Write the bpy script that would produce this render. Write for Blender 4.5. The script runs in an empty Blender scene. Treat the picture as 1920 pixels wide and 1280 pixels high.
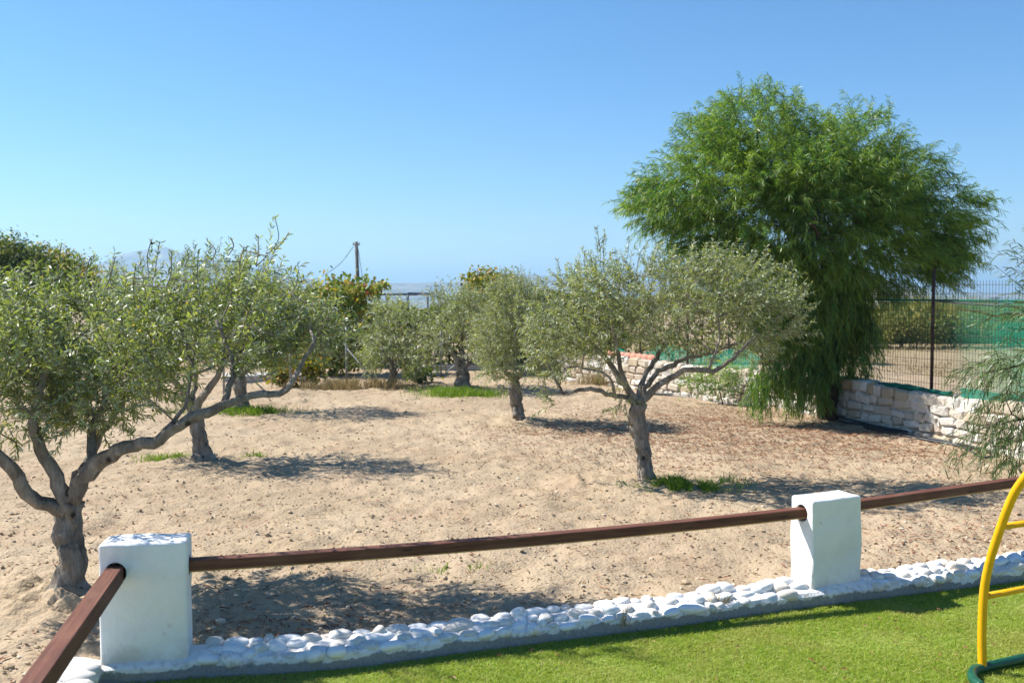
import bpy, bmesh, math, random
import numpy as np
from mathutils import Vector

# ------------------------------------------------------------------ camera
sc = bpy.context.scene
C = sc.collection
F = 1800.0                       # focal length in photo pixels (1920 wide)
CAMH = 1.85
PITCH = math.atan(90.0 / F)      # horizon at row 550
cam = bpy.data.cameras.new('camera')
cam.sensor_width = 36.0
cam.lens = 36.0 * F / 1920.0
cam.clip_start = 0.05
cam.clip_end = 30000
cam.dof.use_dof = True
cam.dof.focus_distance = 6.6
cam.dof.aperture_fstop = 3.5
camo = bpy.data.objects.new('camera', cam)
C.objects.link(camo)
camo.location = (0, 0, CAMH)
camo.rotation_euler = (math.pi / 2 - PITCH, 0, 0)
sc.camera = camo

# ------------------------------------------------------------------ sky, sun, exposure
SUN = Vector((-0.92, 0.30, 1.0)).normalized()
world = bpy.data.worlds.new('World')
sc.world = world
world.use_nodes = True
wn = world.node_tree
sky = wn.nodes.new('ShaderNodeTexSky')
sky.sky_type = 'NISHITA'
sky.sun_disc = False
sky.sun_elevation = math.asin(SUN.z)
sky.sun_rotation = math.atan2(SUN.x, SUN.y)
sky.altitude = 0
sky.air_density = 1.0
sky.dust_density = 0.0
sky.ozone_density = 7.0
hs = wn.nodes.new('ShaderNodeHueSaturation')     # the camera's rendering of a clear sky
hs.inputs['Hue'].default_value = 0.498
hs.inputs['Saturation'].default_value = 1.14
wn.links.new(sky.outputs[0], hs.inputs['Color'])
wn.links.new(hs.outputs[0], wn.nodes['Background'].inputs[0])
wn.nodes['Background'].inputs[1].default_value = 0.079
sl = bpy.data.lights.new('sun', 'SUN')
sl.energy = 5.0
sl.angle = math.radians(0.53)
sl.color = (1.0, 0.955, 0.88)
so = bpy.data.objects.new('sun', sl)
C.objects.link(so)
so.rotation_euler = SUN.to_track_quat('Z', 'Y').to_euler()
sc.view_settings.view_transform = 'Standard'
sc.view_settings.look = 'None'
sc.view_settings.gamma = 1.0
sc.view_settings.exposure = 1.02
sc.render.film_transparent = False
sc.cycles.max_bounces = 8
sc.cycles.transparent_max_bounces = 24
sc.cycles.use_denoising = True

# ------------------------------------------------------------------ helpers
rng = np.random.default_rng(7)
random.seed(7)
SP, CP = math.sin(PITCH), math.cos(PITCH)

def ray(px, py):
    a, b = (px - 960.0) / F, -(py - 640.0) / F
    return np.array((a, CP + b * SP, -SP + b * CP))

def at(px, py, z=0.0):                      # the point of the level z seen at a pixel
    d = ray(px, py)
    t = (z - CAMH) / d[2]
    return np.array((0, 0, CAMH)) + d * t

def atY(px, py, Y):                         # the point at distance Y seen at a pixel
    d = ray(px, py)
    return np.array((0, 0, CAMH)) + d * (Y / d[1])

def tag(o, label=None, cat=None, group=None, kind=None):
    if label: o['label'] = label
    if cat: o['category'] = cat
    if group: o['group'] = group
    if kind: o['kind'] = kind
    return o

def empty(name, loc=(0, 0, 0), rz=0.0):
    o = bpy.data.objects.new(name, None)
    o.empty_display_size = 0.1
    C.objects.link(o)
    o.location = loc
    o.rotation_euler = (0, 0, rz)
    return o

def link(name, me, mat=None, parent=None, loc=(0, 0, 0)):
    o = bpy.data.objects.new(name, me)
    if mat and not me.materials: me.materials.append(mat)
    C.objects.link(o)
    o.location = loc
    if parent: o.parent = parent
    return o

def tri_mesh(name, V, T, smooth=False):
    me = bpy.data.meshes.new(name)
    V = np.asarray(V, dtype=np.float32); T = np.asarray(T, dtype=np.int32)
    me.vertices.add(len(V)); me.vertices.foreach_set('co', V.ravel())
    me.loops.add(T.size); me.loops.foreach_set('vertex_index', T.ravel())
    me.polygons.add(len(T))
    me.polygons.foreach_set('loop_start', np.arange(0, T.size, T.shape[1], dtype=np.int32))
    me.polygons.foreach_set('use_smooth', np.full(len(T), smooth, dtype=bool))
    me.update(calc_edges=True); me.validate()
    return me

class MB:                                   # collects triangles
    def __init__(s): s.V = []; s.T = []; s.n = 0
    def add(s, V, T):
        V = np.asarray(V, float); T = np.asarray(T, int)
        s.V.append(V); s.T.append(T + s.n); s.n += len(V)
    def mesh(s, name, smooth=False):
        return tri_mesh(name, np.concatenate(s.V), np.concatenate(s.T), smooth)
    def build(s, name, mat, parent=None, smooth=False, loc=(0, 0, 0)):
        V = np.concatenate(s.V) - np.asarray(loc)
        return link(name, tri_mesh(name, V, np.concatenate(s.T), smooth), mat, parent)

def box(mb, c, size, rz=0.0):
    hx, hy, hz = [v / 2 for v in size]
    P = np.array([(x, y, z) for x in (-hx, hx) for y in (-hy, hy) for z in (-hz, hz)])
    k, s = math.cos(rz), math.sin(rz)
    P = np.stack((P[:, 0] * k - P[:, 1] * s, P[:, 0] * s + P[:, 1] * k, P[:, 2]), 1) + np.asarray(c)
    Q = [(0, 1, 3, 2), (4, 6, 7, 5), (0, 4, 5, 1), (2, 3, 7, 6), (0, 2, 6, 4), (1, 5, 7, 3)]
    mb.add(P, [t for a, b, c_, d in Q for t in ((a, b, c_), (a, c_, d))])

def nrm(v): return v / (np.linalg.norm(v, axis=-1, keepdims=True) + 1e-12)

def tube(mb, P, R, n=8, cap=True, wob=None, ph=0.0):
    P = np.asarray(P, float); m = len(P)
    R = np.broadcast_to(np.asarray(R, float), (m,))
    T = np.gradient(P, axis=0) if m > 2 else np.tile(P[-1] - P[0], (m, 1))
    T = nrm(T)
    up = np.array((1.0, 0, 0)) if abs(T[0][2]) > 0.7 else np.array((0, 0, 1.0))
    N = np.zeros_like(P)
    v = nrm(up - T[0] * up.dot(T[0])); N[0] = v
    for i in range(1, m):
        v = v - T[i] * v.dot(T[i]); v = v / (np.linalg.norm(v) + 1e-12); N[i] = v
    B = np.cross(T, N)
    a = np.arange(n) * 2 * math.pi / n + ph
    rr = np.ones((m, n)) if wob is None else wob
    V = P[:, None, :] + (N[:, None, :] * np.cos(a)[None, :, None] + B[:, None, :] * np.sin(a)[None, :, None]) * (R[:, None] * rr)[:, :, None]
    i = np.arange(m - 1)[:, None] * n; j = np.arange(n)[None, :]; j2 = (j + 1) % n
    q = np.stack((i + j, i + j2, i + n + j2, i + n + j), -1).reshape(-1, 4)
    tris = np.concatenate((q[:, [0, 1, 2]], q[:, [0, 2, 3]]))
    V = V.reshape(-1, 3)
    if cap:
        V = np.concatenate((V, P[:1], P[-1:])); k = m * n
        e = [(k, (t + 1) % n, t) for t in range(n)] + [(k + 1, (m - 1) * n + t, (m - 1) * n + (t + 1) % n) for t in range(n)]
        tris = np.concatenate((tris, np.array(e)))
    mb.add(V, tris)

def spline(pts, k=8):                       # Catmull-Rom through the points
    P = np.asarray(pts, float)
    if len(P) < 3: return np.linspace(P[0], P[-1], k + 1)
    Q = np.vstack((2 * P[0] - P[1], P, 2 * P[-1] - P[-2])); out = []
    for i in range(1, len(Q) - 2):
        for t in np.arange(k) / k:
            a, b, c, d = Q[i - 1], Q[i], Q[i + 1], Q[i + 2]
            out.append(0.5 * (2 * b + (c - a) * t + (2 * a - 5 * b + 4 * c - d) * t * t + (3 * b - a - 3 * c + d) * t ** 3))
    out.append(P[-1])
    return np.array(out)

_perm = np.random.default_rng(3).permutation(4096)
_val = np.random.default_rng(4).random(4096) * 2 - 1
def noise2(x, y, seed=0):
    xi, yi = np.floor(x).astype(int), np.floor(y).astype(int)
    xf, yf = x - xi, y - yi
    u, v = xf * xf * xf * (xf * (xf * 6 - 15) + 10), yf * yf * yf * (yf * (yf * 6 - 15) + 10)
    h = lambda a, b: _val[_perm[(_perm[(a + seed * 57) & 4095] + b) & 4095]]
    return (h(xi, yi) * (1 - u) + h(xi + 1, yi) * u) * (1 - v) + (h(xi, yi + 1) * (1 - u) + h(xi + 1, yi + 1) * u) * v
def fbm(x, y, o=4, seed=0):
    s, a = 0, 1.0
    for i in range(o):
        s = s + a * noise2(x * 2 ** i, y * 2 ** i, seed + i); a *= 0.5
    return s

# ------------------------------------------------------------------ materials
def mat(name, base=(0.5, 0.5, 0.5), rough=0.8, spec=0.3):
    m = bpy.data.materials.new(name); m.use_nodes = True
    b = m.node_tree.nodes['Principled BSDF']
    b.inputs['Base Color'].default_value = (*base, 1)
    b.inputs['Roughness'].default_value = rough
    b.inputs['Specular IOR Level'].default_value = spec
    return m, m.node_tree, b
def nd(nt, t, **kw):
    n = nt.nodes.new('ShaderNode' + t)
    for k, v in kw.items():
        if k in n.inputs: n.inputs[k].default_value = v
        else: setattr(n, k, v)
    return n
def coords(nt, space='Object', scale=None):
    tc = nt.nodes.new('ShaderNodeTexCoord'); out = tc.outputs[space]
    if scale is not None:
        mp = nt.nodes.new('ShaderNodeMapping'); mp.inputs['Scale'].default_value = scale
        nt.links.new(out, mp.inputs[0]); out = mp.outputs[0]
    return out
def world_pos(nt):
    return nt.nodes.new('ShaderNodeNewGeometry').outputs['Position']
def tex(nt, co, scale, detail=5, rough=0.55, kind='Noise', **kw):
    n = nt.nodes.new('ShaderNodeTex' + kind); n.inputs['Scale'].default_value = scale
    if kind == 'Noise': n.inputs['Detail'].default_value = detail; n.inputs['Roughness'].default_value = rough
    for k, v in kw.items(): setattr(n, k, v)
    if co is not None: nt.links.new(co, n.inputs['Vector'])
    return n
def ramp(nt, fac, stops):
    r = nt.nodes.new('ShaderNodeValToRGB'); e = r.color_ramp.elements
    while len(e) < len(stops): e.new(0.5)
    for k, (p, c) in enumerate(stops):
        e[k].position = p; e[k].color = (*c, 1) if len(c) == 3 else c
    nt.links.new(fac, r.inputs[0])
    return r.outputs[0]
def mixc(nt, f, a, b, mode='MIX'):
    n = nt.nodes.new('ShaderNodeMix'); n.data_type = 'RGBA'; n.blend_type = mode
    for sock, val in ((n.inputs[0], f), (n.inputs[6], a), (n.inputs[7], b)):
        if hasattr(val, 'is_output'): nt.links.new(val, sock)
        elif isinstance(val, tuple): sock.default_value = (*val, 1)
        else: sock.default_value = val
    return n.outputs[2]
def math_(nt, op, a, b=0.0, clamp=False):
    n = nt.nodes.new('ShaderNodeMath'); n.operation = op; n.use_clamp = clamp
    for s, v in ((n.inputs[0], a), (n.inputs[1], b)):
        if hasattr(v, 'is_output'): nt.links.new(v, s)
        else: s.default_value = v
    return n.outputs[0]
def bump(nt, b, h, strength=0.5, dist=0.01):
    n = nt.nodes.new('ShaderNodeBump'); n.inputs['Strength'].default_value = strength; n.inputs['Distance'].default_value = dist
    nt.links.new(h, n.inputs['Height']); nt.links.new(n.outputs[0], b.inputs['Normal'])

def leaf_material(name, stops, under, trans, rough=0.42, spec=0.5, tw=0.3, tint=None, ts=2.0):
    m, nt, b = mat(name, rough=rough, spec=spec)
    g = nt.nodes.new('ShaderNodeNewGeometry')
    col = ramp(nt, g.outputs['Random Per Island'], stops)
    if tint:                                 # paler noise patches, painting sunlit clumps into the leaf colour
        nz = tex(nt, g.outputs['Position'], ts, 3, .6).outputs[0]
        col = mixc(nt, ramp(nt, nz, [(.46, (0, 0, 0)), (.64, (.75, .75, .75))]), col, tint)
    col2 = mixc(nt, g.outputs['Backfacing'], col, under) if under else col
    nt.links.new(col2, b.inputs['Base Color'])
    t = nt.nodes.new('ShaderNodeBsdfTranslucent')
    tc = mixc(nt, 1.0, col, trans, 'MULTIPLY')
    nt.links.new(tc, t.inputs[0])
    ms = nt.nodes.new('ShaderNodeMixShader'); ms.inputs[0].default_value = tw
    nt.links.new(b.outputs[0], ms.inputs[1]); nt.links.new(t.outputs[0], ms.inputs[2])
    nt.links.new(ms.outputs[0], nt.nodes['Material Output'].inputs['Surface'])
    return m

M = {}
OL = [(0.0, (.05, .085, .024)), (.3, (.095, .14, .04)), (.65, (.16, .20, .065)), (.92, (.25, .265, .10)), (.975, (.24, .2, .05)), (1, (.42, .3, .035))]
M['olive_leaf'] = leaf_material('olive_leaf', OL, (.36, .40, .28), (1.9, 2.0, 0.8), .42, .5, .36, (.26, .29, .075), 2.6)
OL2 = [(0.0, (.07, .10, .03)), (.3, (.125, .16, .05)), (.7, (.21, .235, .085)), (.95, (.3, .29, .11)), (1, (.30, .25, .08))]
M['olive_leaf_pale'] = leaf_material('olive_leaf_pale', OL2, (.38, .42, .29), (1.8, 1.9, .8), .44, .45, .36, (.27, .29, .095), 2.2)
AC = [(0.0, (.045, .12, .024)), (.4, (.08, .18, .036)), (.75, (.135, .24, .045)), (.95, (.25, .30, .045)), (1, (.27, .23, .06))]
M['acacia_leaf'] = leaf_material('acacia_leaf', AC, None, (1.9, 1.9, 0.7), .42, .5, .38, (.21, .31, .05), 1.3)
AC2 = [(0.0, (.06, .11, .035)), (.5, (.10, .165, .055)), (.9, (.155, .21, .08)), (1, (.18, .17, .07))]
M['acacia_leaf_grey'] = leaf_material('acacia_leaf_grey', AC2, None, (1.7, 1.8, 1.0), .38, .55, .28)
VI = [(0.0, (.10, .17, .025)), (.45, (.2, .27, .035)), (.75, (.34, .34, .05)), (.9, (.4, .3, .05)), (.97, (.36, .16, .05)), (1, (.3, .08, .05))]
M['vine_leaf'] = leaf_material('vine_leaf', VI, None, (1.5, 1.4, .8), .5, .4, .35)
YL = [(0.0, (.05, .09, .015)), (.4, (.12, .16, .02)), (.7, (.28, .25, .02)), (.9, (.42, .3, .02)), (1, (.36, .14, .03))]
M['yellow_leaf'] = leaf_material('yellow_leaf', YL, None, (1.5, 1.4, .8), .5, .4, .35)
DK = [(0.0, (.05, .085, .018)), (.5, (.09, .13, .025)), (.85, (.17, .19, .035)), (1, (.3, .26, .045))]
M['far_leaf'] = leaf_material('far_leaf', DK, None, (1.6, 1.7, .8), .5, .4, .3)
RD = [(0.0, (.11, .14, .03)), (.5, (.21, .22, .05)), (1, (.38, .33, .10))]
M['reed_leaf'] = leaf_material('reed_leaf', RD, None, (1.4, 1.4, .8), .6, .3, .3)
GR = [(0.0, (.17, .26, .022)), (.4, (.27, .37, .035)), (.75, (.36, .43, .06)), (.92, (.42, .41, .12)), (1, (.5, .41, .24))]
M['turf_blade'] = leaf_material('turf_blade', GR, None, (1.3, 1.3, .7), .5, .3, .42, (.40, .40, .11), 2.5)
WD = [(0.0, (.08, .16, .012)), (.6, (.16, .26, .02)), (1, (.26, .30, .05))]
M['weed_blade'] = leaf_material('weed_blade', WD, None, (1.4, 1.5, .7), .5, .3, .35)
DG = [(0.0, (.20, .14, .06)), (.5, (.34, .26, .12)), (1, (.46, .38, .2))]
M['dry_blade'] = leaf_material('dry_blade', DG, None, (1, 1, 1), .7, .2, .25)
LT = [(0.0, (.13, .05, .028)), (.4, (.22, .085, .045)), (.75, (.32, .16, .085)), (1, (.42, .28, .16))]
M['litter'] = leaf_material('litter', LT, None, (1, 1, 1), .7, .2, .1)

def soil_mat():
    m, nt, b = mat('soil', rough=.95, spec=.15); p = world_pos(nt)
    a = tex(nt, p, .55, 6, .6).outputs[0]; f = tex(nt, p, 9, 8, .65).outputs[0]; g = tex(nt, p, 70, 4, .6).outputs[0]
    c = ramp(nt, a, [(.3, (.30, .225, .145)), (.5, (.36, .277, .185)), (.72, (.41, .323, .226))])
    lg = tex(nt, p, .9, 4, .65).outputs[0]
    c = mixc(nt, ramp(nt, lg, [(.48, (0, 0, 0)), (.66, (.55, .55, .55))]), c, (.31, .21, .135))
    c = mixc(nt, math_(nt, 'MULTIPLY', ramp(nt, f, [(.35, (0, 0, 0)), (.7, (1, 1, 1))]), .4), c, (.45, .352, .238))
    c = mixc(nt, math_(nt, 'MULTIPLY', ramp(nt, g, [(.28, (1, 1, 1)), (.45, (0, 0, 0))]), .45), c, (.25, .17, .105))
    nt.links.new(c, b.inputs['Base Color'])
    v = tex(nt, p, 38, kind='Voronoi').outputs['Distance']
    h = math_(nt, 'ADD', math_(nt, 'MULTIPLY', f, .9), math_(nt, 'ADD', math_(nt, 'MULTIPLY', g, .5), math_(nt, 'MULTIPLY', v, -.35)))
    bump(nt, b, h, .75, .022)
    return m
M['soil'] = soil_mat()
def plain_ground():
    m, nt, b = mat('dry_field', rough=.95, spec=.1); p = world_pos(nt)
    a = tex(nt, p, .07, 6, .6).outputs[0]; f = tex(nt, p, 2.5, 6, .7).outputs[0]
    c = ramp(nt, a, [(.35, (.27, .2, .12)), (.5, (.36, .28, .175)), (.68, (.26, .23, .11))])
    c = mixc(nt, math_(nt, 'MULTIPLY', f, .5), c, (.22, .165, .10))
    nt.links.new(c, b.inputs['Base Color']); bump(nt, b, f, .7, .05)
    return m
M['field'] = plain_ground()
def lawn_base():
    m, nt, b = mat('turf_backing', rough=.9, spec=.1); p = world_pos(nt)
    f = tex(nt, p, 60, 4, .7).outputs[0]
    nt.links.new(ramp(nt, f, [(.3, (.13, .2, .03)), (.7, (.26, .33, .065))]), b.inputs['Base Color'])
    bump(nt, b, f, .8, .01)
    return m
M['turf'] = lawn_base()
def plaster():
    m, nt, b = mat('white_plaster', rough=.85, spec=.25); p = world_pos(nt)
    a = tex(nt, p, 4.5, 6, .65).outputs[0]; f = tex(nt, p, 55, 5, .6).outputs[0]; s = tex(nt, p, 14, 3, .5).outputs[0]
    c = ramp(nt, a, [(.3, (.74, .735, .71)), (.55, (.82, .815, .80)), (.8, (.78, .77, .74))])
    c = mixc(nt, ramp(nt, s, [(.70, (0, 0, 0)), (.76, (.5, .5, .5))]), c, (.62, .57, .5))
    sz = nt.nodes.new('ShaderNodeSeparateXYZ'); nt.links.new(p, sz.inputs[0])
    dz = math_(nt, 'ADD', sz.outputs[2], math_(nt, 'MULTIPLY', math_(nt, 'SUBTRACT', a, .5), .35))
    c = mixc(nt, ramp(nt, math_(nt, 'MULTIPLY', dz, 3.0), [(.2, (.5, .5, .5)), (.5, (0, 0, 0))]), c, (.52, .43, .32))
    ch = tex(nt, coords(nt, 'Object', (1, 1, 1)), 26, 4, .5).outputs[0]
    c = mixc(nt, ramp(nt, ch, [(.73, (0, 0, 0)), (.745, (.8, .8, .8))]), c, (.42, .33, .25))
    nt.links.new(c, b.inputs['Base Color'])
    br = tex(nt, coords(nt, 'Object', (9, 9, 1.2)), 5, 5, .6).outputs[0]
    bump(nt, b, math_(nt, 'ADD', math_(nt, 'ADD', math_(nt, 'MULTIPLY', f, .6), a), math_(nt, 'MULTIPLY', br, .5)), .5, .012)
    return m
M['plaster'] = plaster()
def kerb_mat():
    m, nt, b = mat('kerb_concrete', rough=.9, spec=.2); p = world_pos(nt)
    sep = nt.nodes.new('ShaderNodeSeparateXYZ'); nt.links.new(p, sep.inputs[0])
    a = tex(nt, p, 9, 5, .6).outputs[0]; f = tex(nt, p, 60, 5, .65).outputs[0]
    z = math_(nt, 'ADD', sep.outputs[2], math_(nt, 'MULTIPLY', math_(nt, 'SUBTRACT', a, .5), .13))
    w = ramp(nt, math_(nt, 'MULTIPLY', z, 5), [(.27, (0, 0, 0)), (.31, (1, 1, 1))])
    g = ramp(nt, f, [(.3, (.24, .235, .225)), (.7, (.36, .35, .335))])
    dirt = tex(nt, p, 24, 5, .6).outputs[0]
    nt.links.new(mixc(nt, w, g, mixc(nt, ramp(nt, dirt, [(.5, (0, 0, 0)), (.66, (.6, .6, .6))]), (.78, .765, .74), (.42, .35, .27))), b.inputs['Base Color'])
    bump(nt, b, math_(nt, 'ADD', f, a), .6, .012)
    return m
M['kerb'] = kerb_mat()
def pebble_mat():
    m, nt, b = mat('whitewashed_pebble', rough=.6, spec=.35)
    r = nt.nodes.new('ShaderNodeObjectInfo').outputs['Random']; p = world_pos(nt)
    f = tex(nt, p, 28, 5, .65).outputs[0]; a = tex(nt, p, 7, 4, .6).outputs[0]
    bare = ramp(nt, r, [(0, (.62, .42, .33)), (.4, (.58, .48, .38)), (.7, (.5, .5, .47)), (1, (.66, .56, .45))])
    k = ramp(nt, math_(nt, 'ADD', math_(nt, 'MULTIPLY', r, .42), math_(nt, 'MULTIPLY', f, .8)), [(.56, (0, 0, 0)), (.68, (.8, .8, .8))])
    c = mixc(nt, a, (.85, .84, .82), (.79, .775, .75))
    nt.links.new(mixc(nt, k, c, bare), b.inputs['Base Color']); bump(nt, b, f, .35, .006)
    return m
M['pebble'] = pebble_mat()
def stone_mat():
    m, nt, b = mat('limestone_block', rough=.88, spec=.2)
    r = nt.nodes.new('ShaderNodeObjectInfo').outputs['Random']; p = world_pos(nt)
    a = tex(nt, p, 5, 6, .65).outputs[0]; f = tex(nt, p, 45, 6, .65).outputs[0]
    c = ramp(nt, r, [(0, (.42, .32, .2)), (.15, (.52, .47, .40)), (.4, (.62, .595, .55)), (.7, (.56, .525, .47)), (.88, (.47, .37, .28)), (1, (.65, .63, .59))])
    c = mixc(nt, ramp(nt, a, [(.45, (0, 0, 0)), (.7, (.6, .6, .6))]), c, (.5, .4, .29))
    c = mixc(nt, ramp(nt, f, [(.25, (.6, .6, .6)), (.45, (0, 0, 0))]), c, (.33, .29, .24))
    nt.links.new(c, b.inputs['Base Color']); bump(nt, b, math_(nt, 'ADD', f, a), .8, .015)
    return m
M['stone'] = stone_mat()
def mortar_mat(name='mortar', c0=(.36, .32, .26), c1=(.5, .46, .39)):
    m, nt, b = mat(name, rough=.95, spec=.1); p = world_pos(nt)
    f = tex(nt, p, 22, 6, .7).outputs[0]
    nt.links.new(ramp(nt, f, [(.3, c0), (.7, c1)]), b.inputs['Base Color']); bump(nt, b, f, .8, .02)
    return m
M['mortar'] = mortar_mat('mortar', (.42, .375, .31), (.56, .51, .44))
M['brown_wall'] = mortar_mat('brown_stone_wall', (.13, .075, .05), (.3, .19, .13))
M['concrete'] = mortar_mat('pale_concrete', (.36, .34, .31), (.5, .48, .45))
def clod_mat():
    m, nt, b = mat('clod', rough=.95, spec=.1); g = nt.nodes.new('ShaderNodeNewGeometry')
    nt.links.new(ramp(nt, g.outputs['Random Per Island'], [(0, (.33, .245, .155)), (.55, (.41, .315, .21)), (.85, (.49, .395, .28)), (1, (.6, .52, .41))]), b.inputs['Base Color'])
    return m
M['gravel'] = clod_mat()
def wood_mat():
    m, nt, b = mat('stained_timber', rough=.68, spec=.3)
    co = coords(nt, 'Object', (1.2, 26, 26)); g = tex(nt, co, 3, 8, .65).outputs[0]
    co2 = coords(nt, 'Object', (2.2, 5, 5)); a = tex(nt, co2, 1.5, 4, .6).outputs[0]
    k = tex(nt, coords(nt, 'Object', (1.3, 9, 9)), 1.6, kind='Voronoi').outputs['Distance']
    c = ramp(nt, g, [(.25, (.05, .018, .012)), (.5, (.125, .045, .028)), (.75, (.215, .088, .052))])
    c = mixc(nt, ramp(nt, a, [(.5, (0, 0, 0)), (.72, (.5, .5, .5))]), c, (.19, .095, .06))
    c = mixc(nt, ramp(nt, k, [(.05, (1, 1, 1)), (.11, (0, 0, 0))]), c, (.025, .012, .01))
    nt.links.new(c, b.inputs['Base Color']); bump(nt, b, g, .25, .004)
    return m
M['timber'] = wood_mat()
M['timber_edge'] = mat('bare_timber_edge', (.42, .27, .13), .7, .2)[0]
def bark_mat(name, c0, c1, c2, scale=14):
    m, nt, b = mat(name, rough=.9, spec=.15); co = coords(nt, 'Object', (1, 1, .35))
    a = tex(nt, co, scale, 8, .68).outputs[0]; f = tex(nt, coords(nt, 'Object', (1, 1, .2)), scale * 4, 6, .6).outputs[0]
    kn = tex(nt, coords(nt, 'Object', (1, 1, .7)), 9, kind='Voronoi').outputs['Distance']
    c = ramp(nt, a, [(.28, c0), (.5, c1), (.72, c2)])
    c = mixc(nt, ramp(nt, kn, [(.10, (.85, .85, .85)), (.2, (0, 0, 0))]), c, tuple(v * .3 for v in c0))
    nt.links.new(c, b.inputs['Base Color'])
    bump(nt, b, math_(nt, 'ADD', a, math_(nt, 'MULTIPLY', f, .5)), 1.0, .04)
    return m
M['bark'] = bark_mat('olive_bark', (.085, .062, .045), (.26, .225, .185), (.47, .43, .375))
M['acacia_bark'] = bark_mat('acacia_bark', (.04, .028, .02), (.085, .06, .045), (.14, .105, .08))
def metal(name, base, rough, met=0.0, var=0.0):
    m, nt, b = mat(name, base, rough, .45); b.inputs['Metallic'].default_value = met
    f = tex(nt, world_pos(nt), 18, 6, .65).outputs[0]
    d = tuple(v * (1 - var) for v in base)
    nt.links.new(mixc(nt, ramp(nt, f, [(.4, (0, 0, 0)), (.62, (1, 1, 1))]), base, d), b.inputs['Base Color'])
    bump(nt, b, f, .1, .002)
    return m
M['yellow'] = metal('yellow_enamel', (.80, .40, .006), .32, 0, .12)
M['green_tube'] = metal('green_enamel', (.008, .085, .045), .4, 0, .3)
M['rust'] = metal('rusty_post', (.09, .045, .035), .8, .1, .5)
M['wire'] = metal('dark_wire', (.06, .05, .05), .6, .4, .3)
M['galv'] = metal('galvanised_tube', (.27, .29, .31), .6, .4, .35)
M['pipe'] = metal('black_pipe', (.035, .04, .048), .5, 0, .3)
M['pole'] = metal('grey_pole', (.13, .115, .10), .85, 0, .3)
M['tarp'] = metal('black_tarp', (.018, .019, .02), .6, 0, .3)
M['terracotta'] = metal('terracotta', (.50, .22, .15), .8, 0, .25)
M['white_wall'] = metal('white_wall', (.78, .77, .75), .8, 0, .05)
M['fruit'] = mat('dark_olive_fruit', (.022, .014, .022), .35, .5)[0]
def net_mat(name, col, density, fade=None):
    m, nt, b = mat(name, col, .75, .2)
    p = coords(nt, 'Object')
    w = tex(nt, p, 3, 4, .6).outputs[0]
    a = ramp(nt, w, [(.3, (density * .8,) * 3), (.7, (min(1, density * 1.2),) * 3)])
    if fade:
        sp = nt.nodes.new('ShaderNodeSeparateXYZ'); nt.links.new(p, sp.inputs[0]); mr = nt.nodes.new('ShaderNodeMapRange'); nt.links.new(sp.outputs[1], mr.inputs[0])
        mr.inputs[1].default_value, mr.inputs[2].default_value, mr.inputs[3].default_value, mr.inputs[4].default_value = fade[0], fade[1], .05, 1.0
        a = math_(nt, 'MULTIPLY', a, mr.outputs[0])
    nt.links.new(a, b.inputs['Alpha'])
    return m
M['net_thin'] = net_mat('thin_green_net', (.03, .16, .09), .16)
M['net'] = net_mat('green_net', (.015, .26, .165), .62)
M['net_dense'] = net_mat('dense_green_net', (.012, .15, .10), .97)
def hill_mat():
    m, nt, b = mat('hill_scrub', rough=.95, spec=.05); p = world_pos(nt)
    a = tex(nt, p, .007, 8, .7).outputs[0]
    nt.links.new(ramp(nt, a, [(.38, (.06, .07, .045)), (.5, (.17, .15, .11)), (.62, (.30, .265, .2))]), b.inputs['Base Color'])
    return m
M['hill'] = hill_mat()

# ------------------------------------------------------------------ ground
SOILZ = 0.08
KP = [at(px, py, 0) for px, py in ((190, 1286), (357, 1272), (640, 1254), (960, 1212), (1280, 1173), (1527, 1138), (1920, 1089))]
KP.append(KP[-1] + (KP[-1] - KP[-2]) * 0.9)
KERB = spline(KP, 12)[:, :2]
_sd = np.concatenate(([0], np.cumsum(np.linalg.norm(np.diff(KERB, axis=0), axis=1))))
KLEN = _sd[-1]
def kerb_pt(s, v=0.0):                      # along the border, v behind its front face
    x, y = np.interp(s, _sd, KERB[:, 0]), np.interp(s, _sd, KERB[:, 1])
    i = min(max(int(np.searchsorted(_sd, s)) - 1, 1), len(KERB) - 3)
    d = nrm(KERB[i + 2] - KERB[i - 1]); n = np.array((-d[1], d[0]))
    return np.array((x, y)) + n * v, d
CORNER = KERB[0]
LDIR = nrm(np.array((0.20, -0.98)))         # the side border runs from the corner towards the camera
LN = np.array((LDIR[1], -LDIR[0])); LN = LN if LN[0] < 0 else -LN
def behind(x, y):                           # signed distance: >0 on the orchard side of the borders
    d1 = y - np.interp(x, KERB[:, 0], KERB[:, 1])
    d2 = (x - CORNER[0]) * LN[0] + (y - CORNER[1]) * LN[1]
    return np.maximum(d1, np.where(y < CORNER[1] + .35, d2, d1))

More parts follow.
